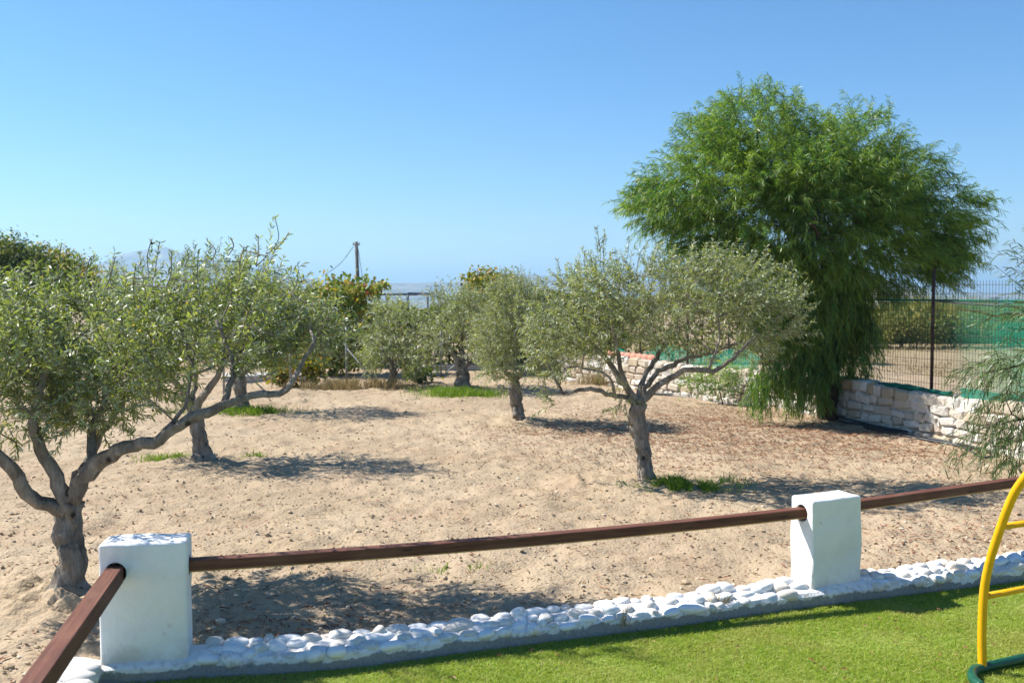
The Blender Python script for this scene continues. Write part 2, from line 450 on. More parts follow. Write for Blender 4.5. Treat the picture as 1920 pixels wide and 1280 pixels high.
def make_ground():
    gy = [(-200, -.03), (60, -.03), (120, -.03), (170, -1.5), (260, -9), (420, -24), (700, -38), (1200, -45), (2500, -45), (12000, -45)]
    V = [v for y, z in gy for v in ((-9000, y, z), (9000, y, z))]
    me = tri_mesh('ground', V, [t for k in range(len(gy) - 1) for t in ((2 * k, 2 * k + 1, 2 * k + 3), (2 * k, 2 * k + 3, 2 * k + 2))], True)
    tag(link('ground', me, M['field']), kind='structure')
    xs = np.arange(-9.5, 9.01, .034)
    ys = [0.5]
    while ys[-1] < 23.5: ys.append(ys[-1] + (.09 if ys[-1] < 3.6 else .02 + max(0, ys[-1] - 4.5) * .006))
    ys = np.array(ys)
    X, Y = np.meshgrid(xs, ys)
    Z = SOILZ + .022 * fbm(X * .9, Y * .9, 2, 1) + .022 * fbm(X * 4, Y * 4, 3, 5) + .013 * np.abs(fbm(X * 14, Y * 14, 2, 9))
    b = behind(X, Y)
    Z = np.where(b < .09, -.10 + 0 * Z, np.where(b < .22, np.minimum(Z, .09), Z))
    for tx, ty, h, r in MOUNDS:
        d2 = (X - tx) ** 2 + (Y - ty) ** 2
        Z += h * np.exp(-d2 / (2 * r * r)) * (1 + .9 * noise2(X * 13, Y * 13, 3) + .5 * noise2(X * 27, Y * 27, 4))
    m, n = X.shape
    V = np.stack((X, Y, Z), -1).reshape(-1, 3)
    i = (np.arange(m - 1)[:, None] * n + np.arange(n - 1)[None, :]).ravel()
    q = np.stack((i, i + 1, i + n + 1, i + n), -1)
    me = tri_mesh('orchard_soil', V, q, True)
    tag(link('orchard_soil', me, M['soil']), kind='structure')
    L = np.array([*[tuple(p) for p in KERB[::4]], (9, 9.0), (9, -3), (-.6, -3)])
    cx = np.array([2.0, 2.0])
    V = [(cx[0], cx[1], 0)] + [(p[0], p[1] + .03, 0) for p in L]
    T = [(0, k + 2 if k + 2 <= len(L) else 1, k + 1) for k in range(len(L))]
    tag(link('lawn', tri_mesh('lawn', V, [t[::-1] for t in T]), M['turf']), kind='structure')

# tree feet (pixels where each trunk meets the soil)
FEET = {'A': at(118, 1128, SOILZ), 'B': at(382, 862, SOILZ), 'Cc': at(455, 772, SOILZ), 'Mm': at(1212, 905, SOILZ),
        'N': at(974, 791, SOILZ), 'P': at(868, 729, SOILZ), 'Q': at(735, 724, SOILZ), 'W': np.array((4.36, 13.3, SOILZ)), 'E': np.array((5.62, 8.9, SOILZ))}
MOUNDS = [(FEET[k][0], FEET[k][1], .035, .3) for k in ('A', 'B', 'Cc', 'Mm', 'N', 'P')]
_a = FEET['A']
MOUNDS += [(_a[0] - .33, _a[1] + .2, .03, .16), (_a[0] - .5, _a[1] + .3, .022, .14), (_a[0] - .12, _a[1] - .28, .028, .13), (_a[0] + .1, _a[1] - .2, .03, .12), (FEET['Mm'][0] - .6, FEET['Mm'][1] + .02, .05, .15)]
make_ground()

# hills far behind, by the height of their ridge in the photograph
def make_hills():
    prof = np.array([(-900, 520), (-300, 528), (60, 530), (170, 514), (235, 490), (310, 474), (375, 488), (470, 503), (545, 518), (640, 526), (740, 531), (880, 528), (960, 520), (1060, 524), (1200, 530), (1400, 526), (1560, 530), (1650, 536), (1740, 543), (1800, 550), (1900, 549), (2400, 540), (3000, 530)], float)
    R0 = 4200.0
    az = np.linspace(-46, 46, 380)
    px = 960 + F * np.tan(np.radians(az))
    hr = (550 - np.interp(px, prof[:, 0], prof[:, 1])) / F * R0 * 1.0 + CAMH
    t = np.linspace(0, 1, 26)
    A, T = np.meshgrid(np.radians(az), t)
    H = np.interp(np.degrees(A), az, hr)
    Rr = 2300 + (R0 - 2300) * np.minimum(T / .8, 1) + np.maximum(T - .8, 0) * 6000
    env = np.where(T < .8, np.sin(np.clip(T / .8, 0, 1) * math.pi / 2) ** 1.6, 1 - ((T - .8) / .2) ** 2)
    Y = Rr; X = Rr * np.tan(A)
    N = fbm(X / 420, Y / 420, 5, 21)
    Z = -48 + (H + 48) * env * (1 + .16 * N * (1 - .8 * np.exp(-((T - .8) / .05) ** 2))) + N * 3 * np.sin(T * math.pi) - 6 * (T < .02) - 8 * (T > .99)
    m, n = X.shape
    i = (np.arange(m - 1)[:, None] * n + np.arange(n - 1)[None, :]).ravel()
    q = np.stack((i, i + 1, i + n + 1, i + n), -1)
    tag(link('hills', tri_mesh('hills', np.stack((X, Y, Z), -1).reshape(-1, 3), q, True), M['hill']), kind='structure')
make_hills()

# ------------------------------------------------------------------ scatter on the soil and lawn
def soil_z(x, y):
    return SOILZ + .022 * fbm(x * .9, y * .9, 2, 1) + .022 * fbm(x * 4, y * 4, 3, 5) + .013 * np.abs(fbm(x * 14, y * 14, 2, 9))

def ico(sub=1):
    bm = bmesh.new(); bmesh.ops.create_icosphere(bm, subdivisions=sub, radius=1)
    V = np.array([v.co[:] for v in bm.verts]); T = np.array([[v.index for v in f.verts] for f in bm.faces]); bm.free()
    return V, T
IV1, IT1 = ico(1); IV2, IT2 = ico(2); IV3, IT3 = ico(3)

def random_soil_points(n, bias=1.0):
    out = []
    while len(out) < n:
        y = 4.0 + 17.0 * rng.random(4 * n) ** (1.0 + bias); x = (rng.random(4 * n) * 2 - 1) * (y * .56 + .4)
        ok = (behind(x, y) > .24) & (x < 5.2)
        out += list(zip(x[ok], y[ok]))
    return np.array(out[:n])

def make_clods():
    mb = MB(); P = random_soil_points(9500, .8)
    for x, y in P:
        s = .004 + .014 * rng.random() ** 3 + (.014 if rng.random() < .015 else 0)
        v = IV1 * (s * (.7 + .6 * rng.random(3))) * (1 + .35 * (rng.random((len(IV1), 1)) - .5))
        a = rng.random() * 6.28; k, q = math.cos(a), math.sin(a)
        v = np.stack((v[:, 0] * k - v[:, 1] * q, v[:, 0] * q + v[:, 1] * k, v[:, 2] * .75), 1)
        mb.add(v + (x, y, 0), IT1)
    V = np.concatenate(mb.V); nn = len(IV1)
    zz = np.repeat(soil_z(P[:, 0], P[:, 1]), nn)
    V[:, 2] += zz + .004
    o = link('soil_clods', tri_mesh('soil_clods', V, np.concatenate(mb.T)), M['gravel'])
    tag(o, 'small clods and pebbles scattered over the tilled brown soil', 'clods', kind='stuff')
make_clods()

def flat_leaves(P, z, L, W, tilt=.5):
    n = len(P); a = rng.random(n) * 6.283
    D = np.stack((np.cos(a), np.sin(a), (rng.random(n) - .5) * tilt), 1); U = np.stack((-np.sin(a), np.cos(a), (rng.random(n) - .5) * tilt), 1)
    B = np.stack((P[:, 0], P[:, 1], z), 1); L = L[:, None]; W = W[:, None]
    V = np.stack((B - D * L / 2, B + U * W / 2 + (0, 0, .004), B + D * L / 2, B - U * W / 2), 1).reshape(-1, 3)
    i = np.arange(n)[:, None] * 4
    return V, np.concatenate((i + np.array([[0, 1, 2]]), i + np.array([[0, 2, 3]])), 0)

def make_litter():
    P = [random_soil_points(5200, .6)]
    # thick litter under and in front of the acacia and along the wall
    for c, sx, sy, n in (((3.0, 12.4), 1.1, 1.3, 8500), ((2.0, 11.2), 1.3, 1.3, 5600), ((4.3, 11.0), .5, 1.0, 2600), ((0.6, 12.4), .7, .5, 1300), ((2.2, 14.2), 1.1, .9, 1500),
                         ((3.6, 7.2), .5, .6, 500), ((-1.2, 5.0), .5, .2, 420), ((2.9, 6.6), .5, .4, 300)):
        P.append(np.stack((rng.normal(c[0], sx, n), rng.normal(c[1], sy, n)), 1))
    P = np.concatenate(P); P = P[behind(P[:, 0], P[:, 1]) > .26]
    n = len(P)
    L = .02 + .05 * rng.random(n) ** 1.5; W = .006 + .008 * rng.random(n)
    V, T = flat_leaves(P, soil_z(P[:, 0], P[:, 1]) + .010, L, W, .7)
    tag(link('leaf_litter', tri_mesh('leaf_litter', V, T), M['litter']), 'reddish brown fallen leaves strewn over the soil', 'leaves', kind='stuff')
make_litter()
def make_straw():
    P = random_soil_points(6500, .7); n = len(P); V, T = flat_leaves(P, soil_z(P[:, 0], P[:, 1]) + .011, .02 + .06 * rng.random(n) ** 2, .003 + .004 * rng.random(n), .5)
    tag(link('straw', tri_mesh('straw', V, T), M['dry_blade']), 'pale straw bits and twigs strewn over the soil', 'straw', kind='stuff')
    n = 420; P = np.stack((rng.random(n) * 6 - 1.5, 4.2 + rng.random(n) * 2.2), 1); P = P[behind(P[:, 0], P[:, 1]) < -.02]; n = len(P)
    V, T = flat_leaves(P, np.full(n, .021), .015 + .035 * rng.random(n), .004 + .006 * rng.random(n), .5)
    tag(link('turf_debris', tri_mesh('turf_debris', V, T), M['litter']), 'dry leaf bits lying on the green turf', 'leaves', kind='stuff')
make_straw()

def blades(P, Z, H, W, lean):
    n = len(P); a = rng.random(n) * 6.283; l = lean * rng.random(n) * H; a2 = rng.random(n) * 6.283
    B = np.stack((P[:, 0], P[:, 1], Z), 1)
    U = np.stack((np.cos(a), np.sin(a), 0 * a), 1) * W[:, None] / 2
    D = np.stack((np.cos(a2) * l, np.sin(a2) * l, H), 1)
    V = np.stack((B - U, B + U, B + D * .55 + U * .8 - (0, 0, 0), B + D * .55 - U * .8, B + D * np.array((1.25, 1.25, .92))), 1).reshape(-1, 3)
    i = np.arange(n)[:, None] * 5
    T = np.concatenate([i + np.array([t]) for t in ((0, 1, 2), (0, 2, 3), (3, 2, 4))], 0)
    return V, T

def make_turf():
    n = 640000
    x = rng.random(n) * 7.2 - 2.2; y = 3.4 + rng.random(n) * 3.9
    ok = (behind(x, y) < -.012) & (np.abs(x) < y * .66 + .3)
    dens = np.where(y > 4.25, 1.0, .35); ok &= rng.random(n) < dens
    P = np.stack((x[ok], y[ok]), 1); m = len(P)
    pat = fbm(P[:, 0] * 2.2, P[:, 1] * 2.2, 3, 31)
    P = P[rng.random(m) < np.clip(1.1 + .5 * pat, .45, 1)]; m = len(P); pat = fbm(P[:, 0] * 2.2, P[:, 1] * 2.2, 3, 31)
    V, T = blades(P, np.zeros(m), (.010 + .010 * rng.random(m)) * (1 + .2 * pat), .0024 + .0018 * rng.random(m), 2.2)
    tag(link('turf_grass', tri_mesh('turf_grass', V, T), M['turf_blade']), 'short bright green turf beside the pebble border', 'grass', kind='stuff')
make_turf()

# ------------------------------------------------------------------ pebble border, pillars, rails
def deformed_pebbles(k, V0, T0, seed):
    out = []
    for i in range(k):
        r = np.random.default_rng(seed + i); w = np.zeros(len(V0))
        for _ in range(5):
            d = nrm(r.normal(size=3)); w += .11 * np.sin(2.1 * V0.dot(d) + r.random() * 6) + .035 * np.sin(5.5 * V0.dot(d) + r.random() * 6)
        v = V0 * (1 + w)[:, None]
        v = np.sign(v) * np.abs(v) ** .8
        me = tri_mesh('pebble', v, T0, True); me.materials.append(M['pebble']); out.append(me)
    return out

border = empty('pebble_border', (KERB[20][0], KERB[20][1], 0))
tag(border, 'low concrete border topped with whitewashed beach pebbles along the lawn', 'border')
def place(o, parent):
    o.parent = parent; o.matrix_parent_inverse.identity(); o.location = Vector(o.location) - parent.location
def kerb_body():
    mb = MB(); S = np.arange(0, KLEN, .06); prof = ((0, -.06), (-.002, .07), (.012, .086), (.09, .11), (.155, .115), (.185, .095), (.19, -.06)); k = len(prof); V = []
    for s in S:
        for j, (v, z) in enumerate(prof):
            p, d = kerb_pt(s, v + .008 * noise2(np.array(s * 9), np.array(j * 3.3), 2)); V.append((p[0], p[1], z + (.008 * noise2(np.array(s * 7), np.array(j * 1.7), 8) if 0 < j < 6 else 0)))
    T = []
    for i in range(len(S) - 1):
        for j in range(k - 1):
            a = i * k + j; T += [(a, a + k, a + k + 1), (a, a + k + 1, a + 1)]
    mb.add(V, T)
    o = mb.build('concrete_base', M['kerb'], None, False); o.parent = border; o.location = -border.location
    mb = MB()                                # side leg, under the left rail
    n2 = 30; V = []; T = []
    for i in range(n2):
        c = CORNER + LDIR * (i * .12 - .1)
        for j, (v, z) in enumerate(prof):
            p = c + LN * v; V.append((p[0], p[1], z + (.008 * noise2(np.array(i * .9), np.array(j * 1.7), 8) if 0 < j < 6 else 0)))
    for i in range(n2 - 1):
        for j in range(k - 1):
            a = i * k + j; T += [(a, a + k + 1, a + k), (a, a + 1, a + k + 1)]
    mb.add(V, T)
    o = mb.build('concrete_base', M['kerb'], None, False); o.parent = border; o.location = -border.location
kerb_body()
PEB = deformed_pebbles(9, IV2, IT2, 40)
PILS = []
def pebbles():
    taken = [(0.05, .40), (SR - .02, SR + .36)]
    rows = ((.032, .078, .028, 0), (.092, .1, .029, 0), (.152, .107, .031, 0))
    for v, z, ht, _ in rows:
        s = .36 + rng.random() * .04 if v < .2 else .3
        while s < KLEN - .1:
            L = .06 + .08 * rng.random() ** 1.3
            if rng.random() < .12: L *= 1.35
            c = s + L / 2; s += L * .97
            if any(a - L * .3 < c < b + L * .3 for a, b in taken): continue
            p, d = kerb_pt(c, v + rng.normal(0, .012))
            o = link('pebble', PEB[rng.integers(len(PEB))])
            o.location = (p[0], p[1], z + rng.normal(0, .006)); o.scale = (L * .54, .036 + .012 * rng.random(), ht * (.8 + .45 * rng.random()))
            o.rotation_euler = (rng.normal(0, .1), rng.normal(0, .07), math.atan2(d[1], d[0]) + rng.normal(0, .12)); place(o, border)
    for k in range(30):                       # the side leg and the corner
        c = CORNER + LDIR * (.04 + (k // 2) * .11) + LN * (.06 if k % 2 else .16)
        o = link('pebble', PEB[rng.integers(len(PEB))]); L = .06 + .05 * rng.random()
        if k == 1: L = .10
        o.location = (c[0], c[1], .085); o.scale = (L, .05 + .02 * rng.random(), .045); o.rotation_euler = (0, 0, rng.random() * 3); place(o, border)

def rounded_pillar(name, label, c0, dirv, w, dep, h, holes):
    # c0 = front left foot; holes = [(face, centre along, centre z, radius)] cut through as real recesses
    bm = bmesh.new()
    bmesh.ops.create_cube(bm, size=1)
    bmesh.ops.scale(bm, vec=(w, dep, h + .08), verts=bm.verts)
    bmesh.ops.translate(bm, vec=(w / 2, dep / 2, (h + .08) / 2 - .08), verts=bm.verts)
    bmesh.ops.bevel(bm, geom=[e for e in bm.edges], offset=.015, segments=3, affect='EDGES', profile=.5)
    me = bpy.data.meshes.new(name); bm.to_mesh(me); bm.free()
    for p in me.polygons: p.use_smooth = False
    o = bpy.data.objects.new('pillar', me); me.materials.append(M['plaster']); C.objects.link(o)
    # cut the round rail holes with a boolean, then remesh-free subdivision for a hand-plastered wobble
    for (fx, fy, fz, ax, r, dp) in holes:
        bm = bmesh.new(); bmesh.ops.create_cone(bm, cap_ends=True, segments=28, radius1=r, radius2=r, depth=dp)
        rot = Vector((0, 0, 1)).rotation_difference(Vector(ax)).to_matrix()
        bmesh.ops.rotate(bm, matrix=rot, verts=bm.verts); bmesh.ops.translate(bm, vec=(fx, fy, fz), verts=bm.verts)
        cm = bpy.data.meshes.new('cut'); bm.to_mesh(cm); bm.free(); co = bpy.data.objects.new('cut', cm); C.objects.link(co)
        md = o.modifiers.new('b', 'BOOLEAN'); md.operation = 'DIFFERENCE'; md.object = co; md.solver = 'EXACT'
        dg = bpy.context.evaluated_depsgraph_get(); new = bpy.data.meshes.new_from_object(o.evaluated_get(dg))
        o.modifiers.clear(); o.data = new; bpy.data.objects.remove(co)
    me = o.data
    bm = bmesh.new(); bm.from_mesh(me); bmesh.ops.triangulate(bm, faces=bm.faces)
    for _ in range(3):
        long = [e for e in bm.edges if e.calc_length() > .035]
        bmesh.ops.subdivide_edges(bm, edges=long, cuts=1); bmesh.ops.triangulate(bm, faces=bm.faces)
    V = np.array([v.co[:] for v in bm.verts]); q = c0[0] * 3
    dx = .0065 * fbm(V[:, 1] * 5 + V[:, 2] * 5 + q, V[:, 2] * 4 + 3, 2, 11); dy = .0065 * fbm(V[:, 0] * 5 + q, V[:, 2] * 5 + 9, 2, 12); dz = .0065 * fbm(V[:, 0] * 6 + q, V[:, 1] * 6, 2, 13)
    for v, a, b, c in zip(bm.verts, dx, dy, dz): v.co += Vector((a, b, c))
    bm.to_mesh(me); bm.free()
    o.name = name
    o.location = (c0[0], c0[1], 0); o.rotation_euler = (0, 0, math.atan2(dirv[1], dirv[0]))
    tag(o, label, 'pillar', 'white pillars of the rail fence')
    return o

# right pillar
RP = at(1527, 1136, .0)[:2]; RPD = nrm(at(1622, 1121, 0)[:2] - RP + np.array((0, .012))); RPN = np.array((-RPD[1], RPD[0]))
SR = float(_sd[np.argmin(np.linalg.norm(KERB - RP, axis=1))])
PH = 0.625
RP = RP + RPN * .02
# left pillar
LP = at(186, 1284, 0)[:2]; LPA = math.radians(12.5); LPD = np.array((math.cos(LPA), math.sin(LPA))); LPN = np.array((-LPD[1], LPD[0]))
LP = LP + LPN * .02
RAILZ = .49
LRAIL_X = .075
pl = rounded_pillar('pillar', 'white plastered pillar at the left corner with the rail entering its front', LP, LPD, .40, .20, PH + .035,
                    [(LRAIL_X, 0.0, RAILZ + .03, (0, 1, 0), .052, .14), (.40, .10, RAILZ + .03, (1, 0, 0), .05, .10)])
pr = rounded_pillar('pillar', 'white plastered pillar on the right with dark rails entering both sides', RP, RPD, .385, .20, PH,
                    [(0, .10, RAILZ + .045, (1, 0, 0), .052, .14), (.385, .10, RAILZ + .05, (1, 0, 0), .05, .10)])

def rail(name, label, P, w=.066, h=.06, roll=0.0):
    P = np.asarray(P); L = np.linalg.norm(P[-1] - P[0]); d = nrm(P[-1] - P[0])
    n = max(2, len(P)); bv = .004
    sec = [(-w / 2 + bv * 1.6, -h / 2), (w / 2 - bv, -h / 2), (w / 2, -h / 2 + bv), (w / 2, h / 2 - bv), (w / 2 - bv, h / 2), (-w / 2 + bv, h / 2), (-w / 2, h / 2 - bv), (-w / 2, -h / 2 + bv * 2)]
    c, s = math.cos(roll), math.sin(roll); sec = [(a * c - b * s, a * s + b * c) for a, b in sec]
    ang = math.atan2(d[1], d[0]); k = len(sec); V = []; F_ = []
    for p in P:
        q = p - P[0]; x = q.dot(d); z = q[2] - 0
        for a, b in sec: V.append((math.hypot(q[0], q[1]), a, z + b))
    for i in range(n - 1):
        for j in range(k):
            a0, a1 = i * k + j, i * k + (j + 1) % k; F_.append((a0, a0 + k, a1 + k, a1))
    me = bpy.data.meshes.new(name)
    me.from_pydata(V, [], F_ + [tuple(range(k)), tuple(range((n - 1) * k, n * k))[::-1]])
    bm = bmesh.new(); bm.from_mesh(me); bmesh.ops.recalc_face_normals(bm, faces=bm.faces); bm.to_mesh(me); bm.free()
    me.materials.append(M['timber']); me.materials.append(M['timber_edge'])
    for i, p in enumerate(me.polygons):
        if i < (n - 1) * k and i % k in (7,): p.material_index = 1
    o = link(name, me, None, None, tuple(P[0])); o.rotation_euler = (0, 0, ang)
    tag(o, label, 'rail', 'stained timber fence rails')
    return o
def pil_pt(p0, d, n, a, b, z):
    q = p0 + d * a + n * b; return np.array((q[0], q[1], z))
r0 = pil_pt(LP, LPD, LPN, .37, .10, RAILZ + .028); r1 = pil_pt(RP, RPD, RPN, .04, .10, RAILZ + .045)
t = np.linspace(0, 1, 15)[:, None]; mid = r0 * (1 - t) + r1 * t; mid[:, 2] -= .024 * 4 * (t[:, 0] * (1 - t[:, 0]))
rail('rail', 'long dark brown timber rail between the two white pillars', mid, roll=math.radians(0))
r2 = pil_pt(RP, RPD, RPN, .35, .10, RAILZ + .05)
e2 = atY(1990, 921, r2[1] + .99); e2 = r2 + nrm(np.array((e2[0] - r2[0], e2[1] - r2[1], 0))) * 3.6; e2[2] = r2[2] - .0
rail('rail', 'dark brown timber rail leaving the right pillar towards the yellow climbing frame', np.array([r2, r2 * .5 + e2 * .5, e2]))
h0 = pil_pt(LP, LPD, LPN, LRAIL_X, .06, RAILZ + .028)
hb = at(66, 1280, RAILZ + .05); dv = nrm((hb - h0)[:2]); h1 = np.array((*(h0[:2] + dv * 3.6), RAILZ + .05))
rail('rail', 'weathered brown timber rail running from the left pillar towards the viewer', np.array([h1, h1 * .5 + h0 * .5, h0])[::-1], .078, .078)
pebbles()

# ------------------------------------------------------------------ climbing frame
def climber():
    base = at(1842, 1262, 0); root = empty('climbing_frame', tuple(base))
    tag(root, 'yellow arched climbing ladder with green tube feet standing on the turf', 'climbing frame')
    d = RPD; dn = np.array((-d[1], d[0])); W = .62; a_ = .62
    half = [(0, .02), (-.008, .2), (-.004, .38), (.012, .5), (.045, .63), (.12, .85), (.185, .975), (.32, 1.14), (.47, 1.23), (.62, 1.255)]
    TH = spline(half + [(2 * a_ - t, h) for t, h in half[-2::-1]], 6)
    def arc(off): return np.stack((-dn[0] * TH[:, 0] + d[0] * off, -dn[1] * TH[:, 0] + d[1] * off, TH[:, 1]), 1)
    for off in (0, W):
        mb = MB(); tube(mb, arc(off), .0205, 18); mb.build('side_tube', M['yellow'], root, True)
    m_ = len(TH) // 2; up = [np.argmin(np.abs(TH[:m_, 1] - h)) for h in (.385, .735, 1.05)]
    for k in up + [m_] + [len(TH) - 1 - u for u in up]:
        t, h = TH[k]; p = np.array((-dn[0] * t, -dn[1] * t, h)); q = p + np.array((d[0] * W, d[1] * W, 0))
        mb = MB(); tube(mb, [p, q], .0155, 14); mb.build('rung', M['yellow'], root, True)
    for t0, sg in ((0, 1), (2 * a_, -1)):
        c = np.array((-dn[0] * t0, -dn[1] * t0, .03)); dd = np.array((d[0], d[1], 0)); nn = np.array((-dn[0], -dn[1], 0)) * sg
        P = [c - dd * .20 + nn * .16, c - dd * .155 + nn * .075, c - dd * .075 + nn * .012, c, c + dd * W * .5, c + dd * W, c + dd * (W + .075) + nn * .012, c + dd * (W + .155) + nn * .075, c + dd * (W + .2) + nn * .16]
        mb = MB(); tube(mb, spline(P, 8), .023, 18); mb.build('foot_tube', M['green_tube'], root, True)
climber()

# ------------------------------------------------------------------ trees
def leaf_mesh(name, B, D, U, L, W, droop):
    """B base, D direction, U side vector: one six-point lance leaf each."""
    n = len(B); L = L[:, None]; W = W[:, None]; Nn = np.cross(D, U); dr = np.asarray(droop)
    dr = (dr if dr.ndim else np.full(n, dr))[:, None]
    dn = np.array((0, 0, -1.0))
    p1 = B + D * L * .32 + dn * dr * L * .06; p2 = B + D * L * .68 + dn * dr * L * .26; p3 = B + D * L * .97 + dn * dr * L * .55
    V = np.stack((B, p1 - U * W * .5, p1 + U * W * .5, p2 - U * W * .42, p2 + U * W * .42, p3), 1).reshape(-1, 3)
    i = np.arange(n)[:, None] * 6
    T = np.concatenate([i + np.array([t]) for t in ((0, 1, 2), (1, 3, 4), (1, 4, 2), (3, 5, 4))], 0)
    return tri_mesh(name, V, T, False)

def perp(D, r):
    U = np.cross(D, r.normal(size=D.shape)); return nrm(U)

class Tree:
    def __init__(s, foot, seed):
        s.foot = np.asarray(foot, float); s.r = np.random.default_rng(seed)
        s.pos = []; s.par = []; s.limb = []; s.rad = []; s.plen = []; s.fixed = []
    def node(s, p, par, limb, rad=0.0, fixed=False):
        s.pos.append(np.asarray(p, float)); s.par.append(par); s.limb.append(limb); s.rad.append(rad); s.fixed.append(fixed)
        s.plen.append(0 if par < 0 else s.plen[par] + np.linalg.norm(s.pos[-1] - s.pos[par])); return len(s.pos) - 1
    def limb_line(s, pts, r0, r1, limb, start=-1, step=.05, jit=.006):
        """pts world points; start = index of node to attach (or -1 for the trunk)"""
        P = np.asarray(pts, float)
        if start >= 0: P = np.vstack((s.pos[start], P))
        Q = spline(P, 10); dd = np.concatenate(([0], np.cumsum(np.linalg.norm(np.diff(Q, axis=0), axis=1))))
        m = max(3, int(dd[-1] / step)); tt = np.linspace(0, dd[-1], m)
        Q = np.stack([np.interp(tt, dd, Q[:, k]) for k in range(3)], 1)
        Q[1:-1] += s.r.normal(0, jit, (m - 2, 3))
        idx = []; prev = start
        for k in range(0 if start < 0 else 1, m):
            prev = s.node(Q[k], prev, limb, r0 + (r1 - r0) * (k / (m - 1)), True); idx.append(prev)
        return idx
    def nearest(s, p):
        A = np.array(s.pos); return int(np.argmin(np.linalg.norm(A - p, axis=1)))
    def grow(s, targets, minfix=0, pen=.12, bend=.25, up=0.1):
        A = np.array(s.pos); order = np.argsort([np.min(np.linalg.norm(A[minfix:] - t, axis=1)) for t in targets])
        tips = []
        cap = len(s.pos) + 6 * len(targets) + 10
        buf = np.zeros((cap, 3)); buf[:len(A)] = A; pl = np.zeros(cap); pl[:len(A)] = s.plen; n = len(A)
        for k in order:
            t = targets[k]; d = np.linalg.norm(buf[minfix:n] - t, axis=1)
            j = minfix + int(np.argmin(d + pen * pl[minfix:n])); p0 = s.pos[j]; L = np.linalg.norm(t - p0)
            m = max(1, min(5, int(L / .11)))
            pd = nrm(p0 - s.pos[s.par[j]]) if s.par[j] >= 0 else np.array((0, 0, 1.0))
            ctrl = p0 + (t - p0) * .5 + pd * L * bend + np.array((0, 0, up * L)) + s.r.normal(0, .06 * L, 3)
            prev = j
            for q in range(1, m + 1):
                u = q / m; p = p0 * (1 - u) ** 2 + 2 * u * (1 - u) * ctrl + t * u * u
                prev = s.node(p, prev, s.limb[j]); buf[n] = p; pl[n] = s.plen[-1]; n += 1
            tips.append(prev)
        return tips
    def radii(s, tip=.0022, e=2.25):
        n = len(s.pos); acc = np.zeros(n)
        for i in range(n - 1, -1, -1):
            a = acc[i] if acc[i] > 0 else tip ** e
            if not s.fixed[i]: s.rad[i] = min(a ** (1 / e), .03)
            if s.par[i] >= 0: acc[s.par[i]] += a
        for i in range(n):
            if s.par[i] >= 0 and not s.fixed[i]: s.rad[i] = min(s.rad[i], s.rad[s.par[i]] * .9)
    def wood(s, root, m, flare=1.0, extra=None, gnarl=.25):
        n = len(s.pos); ch = [[] for _ in range(n)]
        for i, p in enumerate(s.par):
            if p >= 0: ch[p].append(i)
        mbs = {}; started = [i for i in range(n) if s.par[i] < 0]
        stack = [(i, None) for i in started]
        while stack:
            i, frm = stack.pop(); limb = s.limb[i]; chain = [] if frm is None else [frm]; c = i
            while True:
                chain.append(c); kids = ch[c]
                if not kids: break
                same = [k for k in kids if s.limb[k] == limb and s.fixed[k] == s.fixed[c]] or [k for k in kids if s.limb[k] == limb] 
                nx = max(same, key=lambda k: s.rad[k]) if same else None
                for k in kids:
                    if k != nx: stack.append((k, c))
                if nx is None: break
                c = nx
            P = np.array([s.pos[k] for k in chain]); R = np.array([s.rad[k] for k in chain])
            if frm is not None: R[0] = R[1] * 1.1 if len(R) > 1 else R[0]
            big = R.max(); k = 30 if big > .05 else 12 if big > .02 else 6 if big > .006 else 4
            wob = None
            if big > .012:
                a = np.arange(k) * 2 * math.pi / k; q = s.foot[0] * 7 + limb * 3
                A, H = np.meshgrid(a, np.arange(len(P)) * .5)
                wob = 1 + gnarl * noise2(np.cos(A) * 1.3 + q + H * .35, np.sin(A) * 1.3 + H * .3, 5) + gnarl * .6 * noise2(np.cos(A) * 2.6 + q, np.sin(A) * 2.6 + H * .45, 6) + gnarl * .4 * noise2(np.cos(A) * 5 + q + H * .3, np.sin(A) * 5 + H * .9, 7)
                if limb == 0 and frm is None:
                    hgt = np.clip(1 - (P[:, 2] - P[0, 2]) / .26, 0, 1)[:, None]
                    wob = wob * (1 + flare * hgt ** 2 * (.75 + .75 * np.sin(A * 2.6 + q) * np.sin(A * 1.4 + 1)) )
            mb = mbs.setdefault(limb, MB()); tube(mb, P - s.foot, R, k, True, wob)
        for limb in sorted(mbs):
            mbs[limb].build('trunk' if limb == 0 else 'branch', m, root, True)

def ellips(Y0, specs, r, total, shell=.55, gap=3.2, thr=-.5):
    """targets in ellipsoids given in photo pixels at the distance Y0: (px, py, rx, rz, depth offset m, depth radius m)"""
    vol = np.array([s_[2] * s_[3] * max(s_[5], .1) for s_ in specs]) ** .8; cnt = np.maximum(6, (vol / vol.sum() * total).astype(int)); out = []; ctr = []
    for (px, py, rx, rz, do, ry), c in zip(specs, cnt):
        Yc = Y0 + do; cc = atY(px, py, Yc); k = Yc / F
        d = nrm(r.normal(size=(c, 3))); rad = (shell + (1 - shell) * r.random(c)) ** (1 / 1.0)
        rad = np.where(r.random(c) < .35, r.random(c) ** .5 * .9, rad)
        q = d * rad[:, None] * np.array((rx * k, ry, rz * k)); out.append(cc + q); ctr += [cc] * c
    out, ctr = np.concatenate(out), np.array(ctr); q = out * gap
    keep = fbm(q[:, 0] + q[:, 1] * .6, q[:, 2] - q[:, 1] * .45, 2, 91) > thr
    return out[keep], ctr[keep]

